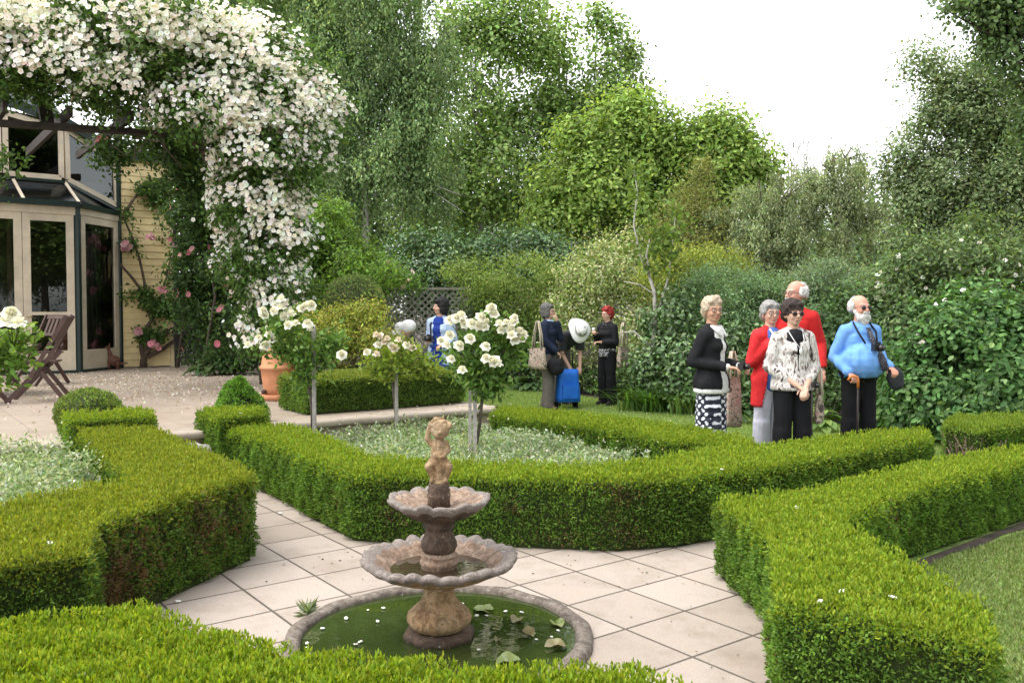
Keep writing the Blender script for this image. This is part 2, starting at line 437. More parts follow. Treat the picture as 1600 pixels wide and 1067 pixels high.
# left bed
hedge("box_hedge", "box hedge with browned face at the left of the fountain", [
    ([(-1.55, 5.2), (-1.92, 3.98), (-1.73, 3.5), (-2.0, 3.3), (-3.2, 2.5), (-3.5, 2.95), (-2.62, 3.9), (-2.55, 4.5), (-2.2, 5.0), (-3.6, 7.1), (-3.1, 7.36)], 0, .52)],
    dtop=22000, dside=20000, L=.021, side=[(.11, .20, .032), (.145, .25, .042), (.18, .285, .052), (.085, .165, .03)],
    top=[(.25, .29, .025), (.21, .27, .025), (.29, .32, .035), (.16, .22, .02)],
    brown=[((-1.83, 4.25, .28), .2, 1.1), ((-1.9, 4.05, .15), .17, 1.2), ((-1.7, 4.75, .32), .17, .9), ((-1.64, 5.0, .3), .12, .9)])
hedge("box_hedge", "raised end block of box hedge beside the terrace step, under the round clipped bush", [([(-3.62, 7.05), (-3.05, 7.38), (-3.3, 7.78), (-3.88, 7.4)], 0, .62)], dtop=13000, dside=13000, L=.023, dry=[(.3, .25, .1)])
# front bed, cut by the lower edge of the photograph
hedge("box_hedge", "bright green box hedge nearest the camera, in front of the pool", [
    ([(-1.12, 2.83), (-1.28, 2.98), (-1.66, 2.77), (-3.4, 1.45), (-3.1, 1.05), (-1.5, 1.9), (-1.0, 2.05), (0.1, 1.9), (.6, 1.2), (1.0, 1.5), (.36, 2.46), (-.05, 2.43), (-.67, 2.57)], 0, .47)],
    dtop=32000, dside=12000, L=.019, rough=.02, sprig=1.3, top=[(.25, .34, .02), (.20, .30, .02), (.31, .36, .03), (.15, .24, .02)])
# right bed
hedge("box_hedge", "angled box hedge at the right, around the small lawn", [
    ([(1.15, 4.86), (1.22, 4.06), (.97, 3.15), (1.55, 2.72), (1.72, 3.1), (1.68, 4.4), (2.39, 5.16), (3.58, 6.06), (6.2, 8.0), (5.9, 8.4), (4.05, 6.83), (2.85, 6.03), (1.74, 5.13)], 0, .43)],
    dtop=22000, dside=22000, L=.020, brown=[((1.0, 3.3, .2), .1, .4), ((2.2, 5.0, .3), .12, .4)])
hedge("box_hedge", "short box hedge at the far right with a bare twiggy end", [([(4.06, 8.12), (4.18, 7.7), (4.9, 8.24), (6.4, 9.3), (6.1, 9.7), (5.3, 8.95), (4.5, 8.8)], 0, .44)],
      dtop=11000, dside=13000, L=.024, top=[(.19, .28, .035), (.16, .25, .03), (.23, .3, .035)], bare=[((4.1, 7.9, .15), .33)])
g = G()
for i in range(70):
    b = np.array([4.16 + RG.uniform(-.06, .25), 7.86 + RG.uniform(-.1, .25), 0]); e = b + np.array([RG.uniform(-.22, .1), RG.uniform(-.22, .1), RG.uniform(.22, .42)])
    tube(g, [b, (b + e) / 2 + RG.normal(0, .03, 3), e], [.007, .005, .003], 5)
tag(g.obj("bare_twigs", pm("dead_twig", [(.3, (.09, .055, .04)), (.7, (.2, .13, .1))], 20, .9)), "bare brown twigs at the bald end of the far right hedge", "twigs")
# terrace hedge block and clipped balls
g0 = Vector((-2.2, 9.18, 0)); g1 = g0 + U * 2.05
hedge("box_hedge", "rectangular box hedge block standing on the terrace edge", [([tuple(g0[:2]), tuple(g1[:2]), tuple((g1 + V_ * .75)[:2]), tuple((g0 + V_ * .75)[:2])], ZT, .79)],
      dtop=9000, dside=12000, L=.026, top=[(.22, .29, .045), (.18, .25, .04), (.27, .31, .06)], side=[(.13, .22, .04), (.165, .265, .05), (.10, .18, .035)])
def ball(name, label, c, r, n, L, cols, flat=1.0, cone=False, cat="topiary", trunk=None, rough=.03):
    g = G(); ell(g, c, (r[0] * .93, r[1] * .93, r[2] * .93), 20, 12, col=(.06, .08, .03), smooth=False) if not cone else None
    u = unit(RG.normal(size=(n, 3)))
    if cone:
        h = RG.random(n) ** .8; a = RG.uniform(0, 6.28, n); rr = r[0] * (1 - h) ** .8
        P = np.c_[c[0] + rr * np.cos(a), c[1] + rr * np.sin(a), c[2] + h * r[2]]; nn = unit(np.c_[np.cos(a), np.sin(a), np.full(n, .6)])
        lathe(g, [(r[0] * .9, 0), (r[0] * .62, r[2] * .35), (r[0] * .3, r[2] * .7), (.01, r[2] * .93)], 16, c, col=(.02, .024, .01))
    else:
        nn = u; P = np.array(c) + u * np.array(r)
        k = P[:, 2] < c[2] - r[2] * .35
    P = P + nn * (rough * sn(P, 9, 1) + rough * .5 * sn(P, 30, 4) - RG.exponential(.015, n))[:, None]
    D = nn * .7 + RG.normal(0, .5, (n, 3)) + np.array([0, 0, .3])
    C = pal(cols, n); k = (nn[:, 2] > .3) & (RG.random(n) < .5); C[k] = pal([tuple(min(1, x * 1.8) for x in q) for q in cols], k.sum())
    leaves(g, P, D, L, L * .55, C)
    if trunk: tube(g, [(c[0], c[1], trunk), (c[0], c[1], c[2])], .035, 8, col=(.08, .06, .045))
    return tag(g.obj(name, LEAF), label, cat)
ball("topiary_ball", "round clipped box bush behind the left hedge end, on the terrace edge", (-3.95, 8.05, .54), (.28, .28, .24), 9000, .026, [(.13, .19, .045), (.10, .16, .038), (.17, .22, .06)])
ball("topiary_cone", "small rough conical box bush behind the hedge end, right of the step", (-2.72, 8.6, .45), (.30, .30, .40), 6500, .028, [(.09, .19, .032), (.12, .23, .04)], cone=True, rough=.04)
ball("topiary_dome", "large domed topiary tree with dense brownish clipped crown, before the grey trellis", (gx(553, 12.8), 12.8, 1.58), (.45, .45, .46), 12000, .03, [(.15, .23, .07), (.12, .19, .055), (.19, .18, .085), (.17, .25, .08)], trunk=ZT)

# ------------------------------------------------------------------ silver ground cover and soil in the beds
SILVER = [(.34, .42, .26), (.42, .48, .34), (.24, .34, .17), (.18, .28, .11), (.5, .54, .42)]
def groundcover(name, poly, n, zlo, zhi, label=None, cols=SILVER, L=.045, flowers=140, seed=0):
    g = G(); xy = sample_poly(poly, n // 12); m = len(xy)
    H = zlo + (zhi - zlo) * (.55 + .45 * sn(np.c_[xy, np.zeros(m)], 5, seed)) * RG.uniform(.75, 1.15, m)
    for k in range(12):
        f = RG.random(m) ** .6; P = np.c_[xy + RG.normal(0, .035, (m, 2)), H * f + .01]
        leaves(g, P, np.c_[RG.normal(0, .8, (m, 2)), RG.uniform(.1, 1, m)], L, L * .42, pal(cols, m, None, .2))
    f = sample_poly(poly, flowers); leaves(g, np.c_[f, RG.uniform(zhi * .75, zhi * 1.1, flowers)], RG.normal(size=(flowers, 3)), .02, .02, pal([(.75, .72, .66)], flowers, None, .05))
    return tag(g.obj(name, LEAF), kind='stuff')
MB_ = [(-1.1, 6.25), (-.2, 6.0), (.5, 5.95), (1.1, 6.25), (1.6, 6.7), (.9, 7.9), (-.1, 8.9), (-.5, 9.6), (-2.15, 8.45), (-1.7, 7.4)]
sheet("bed_soil", [(-1.3, 6.3), (.6, 5.6), (2, 6.6), (-.2, 9.3), (-.45, 9.7), (-2.5, 8.2)], .004, SOIL)
groundcover("silver_groundcover", MB_, 60000, .12, .42, seed=2)
LB_ = [(-2.3, 5.05), (-2.65, 4.5), (-2.7, 3.9), (-3.6, 3.0), (-6.5, 5.5), (-6, 7.2), (-4.3, 7.3), (-3.65, 7.0)]
sheet("bed_soil", [(-2.2, 5.0), (-2.6, 3.7), (-3.6, 2.7), (-7, 5), (-7, 6), (-3.6, 7.1)], .004, SOIL)
groundcover("silver_groundcover", LB_, 90000, .18, .58, L=.042, seed=5)
# small lawn inside the right bed, with blades
RL = [(1.62, 2.7), (1.7, 4.4), (2.4, 5.2), (3.6, 6.1), (6, 7.8), (8, 6), (5, 2), (2, 1.5)]
sheet("small_lawn", RL, .006, lawn_mat("small_lawn"))
def grass(name, poly, n, h, cols):
    xy = sample_poly(poly, n); g = G()
    leaves(g, np.c_[xy, np.full(n, .0)], np.c_[RG.normal(0, .5, (n, 2)), np.full(n, 1.0)], h, h * .22, pal(cols, n, None, .2), 0)
    return tag(g.obj(name, LEAF), kind='stuff')
grass("grass", [(1.7, 2.8), (1.75, 4.3), (2.5, 5.1), (3.7, 6.0), (5, 6.5), (4.5, 3.5), (2.5, 2.5)], 90000, .03, [(.17, .25, .07), (.22, .29, .1), (.28, .3, .14), (.13, .19, .05)])
grass("grass", [(-.2, 9.7), (1.9, 7.2), (4.2, 6.8), (6, 8), (5.3, 10.8), (4.1, 11.4), (2.5, 12.9), (1.9, 14.2), (1.1, 15.6), (-.4, 17.3), (-2, 17.2)], 150000, .035, [(.2, .31, .08), (.25, .35, .1), (.3, .36, .14)])
# edging soil strip under the right hedge's lawn side
sheet("bed_soil", [(2.30, 5.04), (2.42, 5.0), (2.7, 5.29), (3.0, 5.47), (3.3, 5.76), (3.66, 5.98), (4.2, 6.36), (6.3, 7.88), (6.2, 8.0), (3.58, 6.06)], .011, SOIL)

# ------------------------------------------------------------------ fountain and pool
def stone(name, stops, scale=9, rough=.85, b=.5):
    m, n, bs, o = newmat(name)
    f = noise(n, scale, 8, .7, dist=.6); c = ramp(n, stops, f)
    l = ramp(n, [(.44, (1, 1, 1)), (.54, (.42, .38, .35)), (.66, (.22, .2, .19))], noise(n, 22, 8, .8, dist=.8))
    p = ramp(n, [(.66, (0, 0, 0)), (.72, (.7, .7, .7))], noise(n, 55, 4, .6))
    c2 = mixc(n, mixc(n, c, l, .8, 'MULTIPLY'), (.55, .54, .5), p)
    m2 = n.nodes.new("ShaderNodeMath"); n.links.new(c2, bs.inputs['Base Color'])
    bs.inputs['Roughness'].default_value = rough; bump(n, bs, noise(n, 70, 6, .7), b, .006)
    return m
BUFF = stone("buff_cast_stone", [(.25, (.2, .105, .05)), (.42, (.40, .245, .125)), (.6, (.46, .33, .19)), (.78, (.30, .14, .07))])
LICHEN = stone("lichen_grey_stone", [(.25, (.05, .04, .035)), (.42, (.17, .14, .125)), (.58, (.36, .32, .29)), (.72, (.22, .15, .12)), (.85, (.08, .06, .05))], 22)
PINK = stone("pink_cast_stone", [(.25, (.14, .085, .055)), (.45, (.29, .195, .135)), (.65, (.37, .28, .21)), (.8, (.13, .085, .065))], 13)
DARKST = stone("dark_mossy_stone", [(.3, (.04, .027, .02)), (.55, (.11, .07, .045)), (.75, (.19, .12, .075))], 12)
def water_mat(name, c, r=.03, bs=.02, sc=5):
    m, n, b, o = newmat(name); b.inputs['Roughness'].default_value = r
    n.links.new(ramp(n, [(.3, tuple(x * .75 for x in c)), (.7, tuple(x * 1.25 for x in c))], noise(n, 2.2, 4)), b.inputs['Base Color'])
    b.inputs['Specular IOR Level'].default_value = .5; bump(n, b, noise(n, sc, 3), .12, bs); return m
POND = water_mat("pond_water", (.028, .042, .010)); BOWLW = water_mat("bowl_water", (.05, .035, .02))
ft = empty("garden_fountain", FC); tag(ft, "two tiered weathered stone fountain topped by a cherub, standing in the green pool", "fountain")
def scal(nl, amp, zamp, rmin):
    def f(i, a, r, z):
        if r < rmin: return r, z
        k = (r - rmin) / .06; k = min(1, k)
        s = abs(math.sin(a * nl / 2 + .25 * math.sin(a * 3))) ** .7; w_ = 1 + .35 * math.sin(a * 5 + 1) * math.sin(a * 2.3); return r * (1 + amp * w_ * k * (s - .6)), z + zamp * w_ * k * (s - .5) + .005 * k * math.sin(a * 7.3)
    return f
g = G(); lathe(g, [(.0, .0), (.165, 0), (.17, .03), (.155, .048), (.0, .05)], 8); g.obj("plinth", DARKST, ft).rotation_euler.z = .3
def fl(i, a, r, z): return r * (1 + .02 * math.cos(a * 8)), z
g = G(); lathe(g, [(.10, .048), (.125, .06), (.145, .085), (.148, .105), (.138, .13), (.11, .155), (.085, .178), (.072, .205), (.068, .24), (.075, .262), (.1, .28)], 48, mod=fl); g.obj("pedestal", BUFF, ft)
# lower bowl: buff underside, grey scalloped rim, pink inside
lo = [(.09, .27), (.17, .283), (.24, .305), (.30, .338), (.335, .352), (.352, .362), (.356, .376), (.345, .387), (.325, .388), (.29, .372), (.25, .345), (.21, .318), (.1, .305), (.0, .303)]
g = G(); lathe(g, lo, 220, mod=scal(26, .05, .017, .235), mi_of=lambda i: 0 if i < 3 else (1 if i < 9 else 2)); g.obj("lower_bowl", [BUFF, LICHEN, PINK], ft)
g = G(); lathe(g, [(.222, .332), (.0, .332)], 60); g.obj("bowl_water", BOWLW, ft)
g = G(); lathe(g, [(.0, .30), (.082, .30), (.082, .345), (.088, .352), (.088, .365), (.08, .37), (.08, .385), (.086, .392), (.07, .405), (.0, .405)], 40, c=(0, 0, 0)); g.obj("baluster_foot", PINK, ft)
g = G(); lathe(g, [(.05, .40), (.072, .408), (.082, .43), (.08, .452), (.068, .478), (.06, .50), (.062, .512), (.072, .518), (.072, .53), (.064, .536), (.075, .55), (.10, .562)], 48, mod=fl); g.obj("baluster", DARKST, ft)
up = [(.08, .552), (.13, .568), (.175, .595), (.2, .612), (.224, .63), (.233, .642), (.232, .652), (.22, .656), (.2, .648), (.16, .63), (.1, .615), (.0, .61)]
g = G(); lathe(g, up, 200, mod=scal(16, .055, .014, .12), mi_of=lambda i: 0 if i < 3 else (1 if i < 8 else 2)); g.obj("upper_bowl", [DARKST, LICHEN, PINK], ft)
g = G(); lathe(g, [(.0, .6), (.055, .6), (.05, .65), (.054, .66), (.054, .672), (.049, .676), (.053, .688), (.047, .697), (.05, .712), (.044, .722), (.0, .724)], 36); g.obj("statue_base", DARKST, ft)

def soft(g, name, voxel, smooth=4, mats=None, parent=None, noise_amp=0, noise_sc=20, cut=None, loc=(0, 0, 0), thick=0, fold=None, decim=None):
    """fuse overlapping shapes into ONE continuous smooth skin (voxel remesh)"""
    me = g.mesh(name + "_raw"); o = bpy.data.objects.new(name + "_raw", me); COL.objects.link(o)
    r = o.modifiers.new("r", 'REMESH'); r.mode = 'VOXEL'; r.voxel_size = voxel; r.use_smooth_shade = True
    if smooth: s = o.modifiers.new("s", 'SMOOTH'); s.factor = .5; s.iterations = smooth
    dg = bpy.context.evaluated_depsgraph_get(); m2 = bpy.data.meshes.new_from_object(o.evaluated_get(dg)); m2.name = name
    bpy.data.objects.remove(o); bpy.data.meshes.remove(me)
    n = len(m2.vertices); co = np.zeros(n * 3, np.float32); m2.vertices.foreach_get('co', co); co = co.reshape(-1, 3)
    if noise_amp or fold:
        nr = np.zeros(n * 3, np.float32); m2.vertices.foreach_get('normal', nr); nr = nr.reshape(-1, 3)
        d = noise_amp * sn(co, noise_sc, 1.3)
        if fold is not None: d = d + fold(co)
        co = (co + nr * d[:, None]).astype(np.float32); m2.vertices.foreach_set('co', co.ravel())
    if cut is not None:
        bm = bmesh.new(); bm.from_mesh(m2)
        kill = [f for f in bm.faces if cut(f.calc_center_median(), f.normal)]
        bmesh.ops.delete(bm, geom=kill, context='FACES'); bm.to_mesh(m2); bm.free()
    m2.update(); m2.materials.clear()
    for m in (mats if isinstance(mats, (list, tuple)) else [mats]): m2.materials.append(m)
    o = bpy.data.objects.new(name, m2); COL.objects.link(o); o.location = loc
    for p in m2.polygons: p.use_smooth = True
    if parent is not None: o.parent = parent
    if thick: md = o.modifiers.new("t", 'SOLIDIFY'); md.thickness = thick; md.offset = 0
    return o
# putto: chubby child, big curly head tilted, one arm raised to the head
g = G(); z = .724
capsule(g, (0, 0, z + .10), (0, 0, z + .168), .038, .035); capsule(g, (-.02, 0, z + .175), (.02, 0, z + .175), .022, .022); ell(g, (0, -.012, z + .125), (.032, .03, .03)); capsule(g, (0, 0, z + .18), (.006, -.002, z + .22), .02, .02)
ell(g, (.008, -.004, z + .243), (.044, .042, .045)); ell(g, (.008, -.018, z + .228), (.031, .028, .029)); ell(g, (.008, -.047, z + .233), (.008, .008, .008))
for i in range(26):
    a = RG.uniform(0, 6.28); e = RG.uniform(.1, 1.5); ell(g, (.008 + .046 * math.cos(a) * math.cos(e), .004 + .043 * math.sin(a) * math.cos(e) * (1 if math.sin(a) > -.3 else .75), z + .25 + .04 * math.sin(e)), (.012, .012, .011), 8, 6)
ell(g, (-.012, -.01, z + .29), (.016, .016, .012), 8, 6)
capsule(g, (-.033, 0, z + .178), (-.052, -.004, z + .2), .015, .013); capsule(g, (-.052, -.004, z + .2), (-.042, -.01, z + .258), .013, .009); ell(g, (-.036, -.01, z + .268), (.012, .011, .012), 8, 6)
capsule(g, (.034, 0, z + .178), (.044, -.012, z + .145), .014, .012); capsule(g, (.044, -.012, z + .145), (.02, -.034, z + .122), .012, .009); ell(g, (.014, -.036, z + .12), (.01, .009, .009), 8, 6)
capsule(g, (.02, -.004, z + .095), (.05, -.026, z + .074), .026, .018); capsule(g, (.05, -.026, z + .074), (.034, -.004, z + .016), .018, .011); ell(g, (.032, -.014, z + .01), (.013, .022, .01), 8, 6)
capsule(g, (-.02, -.004, z + .095), (-.045, -.03, z + .078), .026, .018); capsule(g, (-.045, -.03, z + .078), (-.026, -.012, z + .022), .018, .011); ell(g, (-.028, -.022, z + .012), (.013, .022, .01), 8, 6)
capsule(g, (.0, -.01, z + .085), (.002, .0, z + .0), .024, .026); ell(g, (0, 0, z + .0), (.045, .04, .016), 12, 6)
soft(g, "cherub", .0035, 1, stone("cherub_stone", [(.25, (.2, .11, .05)), (.45, (.36, .235, .125)), (.65, (.42, .32, .2)), (.8, (.25, .13, .065))], 16, .85, .5), ft)
# pool
g = G(); lathe(g, [(.625, -.02), (.628, .02), (.635, .032), (.655, .04), (.685, .038), (.702, .028), (.71, .0)], 160, mod=lambda i, a, r, z: (r + .006 * math.sin(a * 9) * math.sin(a * 4 + 1), z + .003 * math.sin(a * 13)))
rim = g.obj("pool_rim", stone("rim_stone", [(.25, (.07, .058, .048)), (.45, (.17, .14, .115)), (.65, (.26, .22, .185)), (.8, (.10, .08, .065))], 9), loc=FC); tag(rim, "low round weathered stone rim of the garden pool", "pool rim")
g = G(); lathe(g, [(.632, .012), (.0, .012)], 100, col=(1, 1, 1)); pw = g.obj("pool_water", POND, loc=FC); tag(pw, kind='structure')
def at0(px, py, z=0):
    p = at(px, py, 1); t = (z - CAMH) / (p.z - CAMH); return Vector((p.x * t, p.y * t, z))
# lily pads: flat notched pads and curled brown-edged ones
PADM = pm("lily_pad", [(.3, (.07, .10, .02)), (.55, (.16, .2, .05)), (.75, (.28, .2, .09))], 9, .35, .2)
PADB = pm("dying_lily_pad", [(.3, (.12, .09, .04)), (.6, (.22, .2, .08)), (.8, (.3, .19, .1))], 12, .4, .3)
for i, (px, py, r, curl, lab) in enumerate([(755, 952, .055, .3, "yellow green lily pad at the back of the pool, behind the pedestal"), (808, 970, .038, 1.0, "folded brown lily pad right of the largest yellow pad"), (870, 975, .042, .8, "folded green lily pad touching the right pool rim"),
        (822, 992, .042, 1.2, "dark curled lily pad in the middle of the right group"), (868, 1012, .05, .9, "curled brownish lily pad near the right rim, lowest on that side"), (795, 1038, .055, 1.0, "long curled green lily pad nearest the front of the pool"), (778, 1000, .02, 1.2, "tiny dark curled lily leaf just right of the pedestal")]):
    p = at0(px, py, .016); g = G(); V = []; F = []; th0 = RG.uniform(0, 6.28); N = 22
    for k, f in enumerate((0.02, .4, .75, 1)):
        for j in range(N):
            a = .25 + (6.28 - .5) * j / (N - 1); x = r * f * math.cos(a); y = r * f * math.sin(a) * .9
            V.append((x * math.cos(th0) - y * math.sin(th0), x * math.sin(th0) + y * math.cos(th0), curl * abs(y) ** 1.15 * 1.1 + .004 * math.sin(a * 5) * f + .002))
    for k in range(3):
        for j in range(N - 1): F.append((k * N + j, k * N + j + 1, (k + 1) * N + j + 1, (k + 1) * N + j))
    g.add(V, F, smooth=True); tag(g.obj("lily_pad", PADM if i in (0, 2, 5) else PADB, loc=p), lab, "lily pad", "lily pads in the pool")
WHITEP = pm("white_petal", (.82, .80, .74), 30, .6, .1)
def petal_mesh(r=.014):
    g = G()
    for k in range(5):
        a = 6.28 * k / 5; c = (math.cos(a) * r * .6, math.sin(a) * r * .6, .003); ell(g, c, (r * .55, r * .55, .003), 7, 4)
    return g.mesh("fallen_blossom")
pme = petal_mesh(.0105); pme.materials.append(WHITEP)
def fallen(p, label, group, s=1.0):
    o = bpy.data.objects.new("fallen_blossom", pme); COL.objects.link(o); o.location = p; o.rotation_euler = (RG.uniform(-.3, .3), RG.uniform(-.3, .3), RG.uniform(0, 6)); o.scale = (s, s * RG.uniform(.6, 1), s)
    return tag(o, label, "blossom", group)
for px, py in [(504, 982), (480, 1005), (478, 1012), (481, 1021), (541, 966), (575, 953), (599, 950), (665, 942), (722, 943), (563, 1003), (556, 1007), (590, 971), (745, 962), (760, 962), (815, 957), (833, 990), (838, 999), (884, 1035), (748, 1015), (862, 995), (790, 955), (872, 985)]:
    fallen(at0(px, py, .017), "white petals floating on the green pool", "white petals on the pool", RG.uniform(.7, 1.3))
for px, py, zz, lab in [(79, 849, .53, "white rose blossom lying on the left hedge near its front edge"), (1395, 934, .44, "white blossom on the right hedge top near its front"), (1281, 941, .44, "yellow white blossom on the right hedge, left one of the close pair"), (1316, 925, .44, "pale blossom on the right hedge, right one of the close pair"), (1246, 793, .44, "pinkish blossom near the far left tip of the right hedge"),
        (1128, 734, .46, "white blossom on the right arm of the hedge behind the fountain"), (173, 668, .53, "white blossom at the foot of the raised hedge block"), (127, 1056, .48, "white petal on the nearest hedge, bottom left"), (376, 646, .58, "white blossom beside the conical box bush"), (438, 802, .004, "white petal on the paving at the foot of the middle hedge"), (278, 940, .004, "white petal on the paving beside the left hedge")]:
    fallen(at0(px, py, zz), lab, "fallen blossoms", 1.5)
pq = [(-1.9, 3.9), (-1.5, 5.0), (-1.0, 5.5), (.6, 5.25), (1.1, 5.6), (1.1, 4.2), (.9, 3.2), (.3, 2.7), (-1.1, 2.95)]
xy = sample_poly(pq, 420); dd = np.hypot(xy[:, 0] - FC.x, xy[:, 1] - FC.y); xy = xy[(dd > .75) & (RG.random(420) < np.clip((dd - .6) * .75, .08, 1))]; g = G(); n = len(xy)
leaves(g, np.c_[xy, np.full(n, .006)], np.c_[RG.normal(0, 1, (n, 2)), np.full(n, .06)], .017, .008, pal([(.2, .13, .07), (.12, .14, .04), (.3, .22, .12), (.08, .06, .04)], n)); tag(g.obj("leaf_litter", LEAF), kind='stuff')
# weed growing at the pool rim
g = G(); wp = at0(482, 960, .0)
for i in range(46):
    a = RG.uniform(0, 6.28); leaves(g, np.array([[wp.x, wp.y, .01]]) + RG.normal(0, .008, (1, 3)), np.array([[math.cos(a), math.sin(a), RG.uniform(.05, 2.0)]]), .075, .016, pal([(.3, .36, .26), (.2, .27, .15)], 1))
tag(g.obj("weed", LEAF), "small grey green weed sprouting beside the pool rim", "weed")
# rock by the step
g = G(); ell(g, (0, 0, 0), (.13, .09, .06), 20, 12); ell(g, (.06, .02, .0), (.08, .07, .05), 16, 10); ell(g, (-.06, -.02, .015), (.07, .06, .045), 16, 10)
rk = soft(g, "rock", .012, 1, stone("pale_rock", [(.3, (.25, .24, .23)), (.6, (.5, .49, .47)), (.8, (.36, .35, .34))], 8), None, .012, 40); rk.location = (-2.73, 7.4, .285); rk.scale = (1, 1, 1.6); tag(rk, "pale rounded rock beside the terrace step", "rock")

# ------------------------------------------------------------------ house (conservatory corner with french doors)
CREAM = pm("cream_paint", (.60, .51, .385), 4, .55, .1, .002)
YELLOW = pm("yellow_weatherboard_paint", (.72, .57, .29), 3, .6, .15, .002)
DKGRN = pm("dark_green_paint", (.008, .022, .018), 5, .4, .05)
ROOFM = pm("roof_metal", (.035, .045, .043), 5, .5, .1)
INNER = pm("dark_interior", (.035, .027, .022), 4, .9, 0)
INWOOD = pm("interior_timber", (.10, .045, .03), 6, .7, .1)
def glass_mat(name, tint=(.75, .8, .78), r=.0):
    m, n, b, o = newmat(name); n.nodes.remove(b)
    gl = n.nodes.new("ShaderNodeBsdfGlossy"); gl.inputs['Roughness'].default_value = r; gl.inputs['Color'].default_value = (.9, .95, .95, 1)
    tr = n.nodes.new("ShaderNodeBsdfTransparent"); tr.inputs[0].default_value = (*tint, 1)
    fr = n.nodes.new("ShaderNodeFresnel"); fr.inputs['IOR'].default_value = 1.7
    mx = n.nodes.new("ShaderNodeMixShader"); n.links.new(fr.outputs[0], mx.inputs[0]); n.links.new(tr.outputs[0], mx.inputs[1]); n.links.new(gl.outputs[0], mx.inputs[2]); n.links.new(mx.outputs[0], o.inputs[0])
    return m
GLASS = glass_mat("window_glass"); SKYGLASS = glass_mat("awning_glass", (.55, .6, .63), .12)
D1 = Vector((-7.92, 15.8, 0)); D2 = Vector((-7.74, 17.05, 0)); D3 = D2 + U * 1.0
def zv(v, z): return Vector((v[0], v[1], z))
ho = empty("weatherboard_house", zv(D1, ZT)); tag(ho, "yellow weatherboard house with glazed conservatory end and french doors, under the climbing rose", "house")
def hpart(g, name, m, par=ho):
    o = g.obj(name, m); o.parent = par
    o.matrix_parent_inverse = Matrix.Translation(-Vector(ho.location)) if par is ho else Matrix.Identity(4)
    return o
Nf = -V_                                                    # outward normal of the front
ZD = 3.40
def glazed(name, a, b, z0, z1, st, top, bot, mids, nrm, par=ho, mat=CREAM, thick=.06):
    """stile-and-rail panel between plan points a,b with a glass pane child"""
    g = G(); d = (b - a).normalized()
    bar(g, zv(a + d * st / 2, z0), zv(a + d * st / 2, z1), st, thick, nrm); bar(g, zv(b - d * st / 2, z0), zv(b - d * st / 2, z1), st, thick, nrm)
    for (z, h) in [(z0 + bot / 2, bot), (z1 - top / 2, top)] + [(m_, .055) for m_ in mids]:
        bar(g, zv(a + d * st, z), zv(b - d * st, z), thick - .006, h, (0, 0, 1)) if False else hexa(g, [zv(a + d * st, z - h / 2) - nrm * .027, zv(b - d * st, z - h / 2) - nrm * .027, zv(b - d * st, z - h / 2) + nrm * .027, zv(a + d * st, z - h / 2) + nrm * .027], (0, 0, h))
    o = hpart(g, name, mat, par)
    p = G(); p.add([zv(a + d * st * .9, z0 + bot * .9), zv(b - d * st * .9, z0 + bot * .9), zv(b - d * st * .9, z1 - top * .9), zv(a + d * st * .9, z1 - top * .9)], [(0, 1, 2, 3)])
    q = p.obj("pane", GLASS); q.parent = o
    return o
for k in range(4):
    a = D1 - U * (.06 + .83 * (k + 1)); b = D1 - U * (.06 + .83 * k)
    dr = glazed("door", a + U * .004, b - U * .004, ZT + .05, ZD - .14, .125, .13, .36, [ZT + 1.08], Nf)
    if k in (0, 1):
        h = G(); e = (a + U * .06) if k == 0 else (b - U * .06); tube(h, [zv(e, 1.42) + Nf * .04, zv(e, 1.42) + Nf * .09, zv(e, 1.42) + Nf * .09 + U * (.09 if k == 0 else -.09)], .012, 8); hpart(h, "handle", pm("brass_handle", (.35, .27, .12), 9, .35, 0, metal=.8), dr)
SB = (D2 - D1).normalized(); SN = Vector((SB.y, -SB.x, 0))
glazed("side_window", D1 + SB * .07, D2 - SB * .06, ZT + .05, ZD - .12, .12, .14, .36, [], SN)
g = G(); hexa(g, [zv(D1 - U * 3.5, ZD - .14) - Nf * .05, zv(D1, ZD - .14) - Nf * .05, zv(D1, ZD - .14) + Nf * .045, zv(D1 - U * 3.5, ZD - .14) + Nf * .045], (0, 0, .14))
hexa(g, [zv(D1, ZD - .12) - SN * .05, zv(D2, ZD - .12) - SN * .05, zv(D2, ZD - .12) + SN * .045, zv(D1, ZD - .12) + SN * .045], (0, 0, .12)); hpart(g, "head_beam", CREAM)
g = G(); tube(g, [zv(D1, ZT), zv(D1, ZD)], .06, 8, smooth=False); tube(g, [zv(D2, ZT), zv(D2, 4.62)], .065, 8, smooth=False); hpart(g, "corner_post", DKGRN)
g = G(); hexa(g, [zv(D1 - U * 3.5, ZT) - Nf * .05, zv(D1, ZT) - Nf * .05, zv(D1, ZT) + Nf * .07, zv(D1 - U * 3.5, ZT) + Nf * .07], (0, 0, .05))
hexa(g, [zv(D1, ZT) - SN * .05, zv(D2, ZT) - SN * .05, zv(D2, ZT) + SN * .07, zv(D1, ZT) + SN * .07], (0, 0, .05)); hpart(g, "threshold", DKGRN)
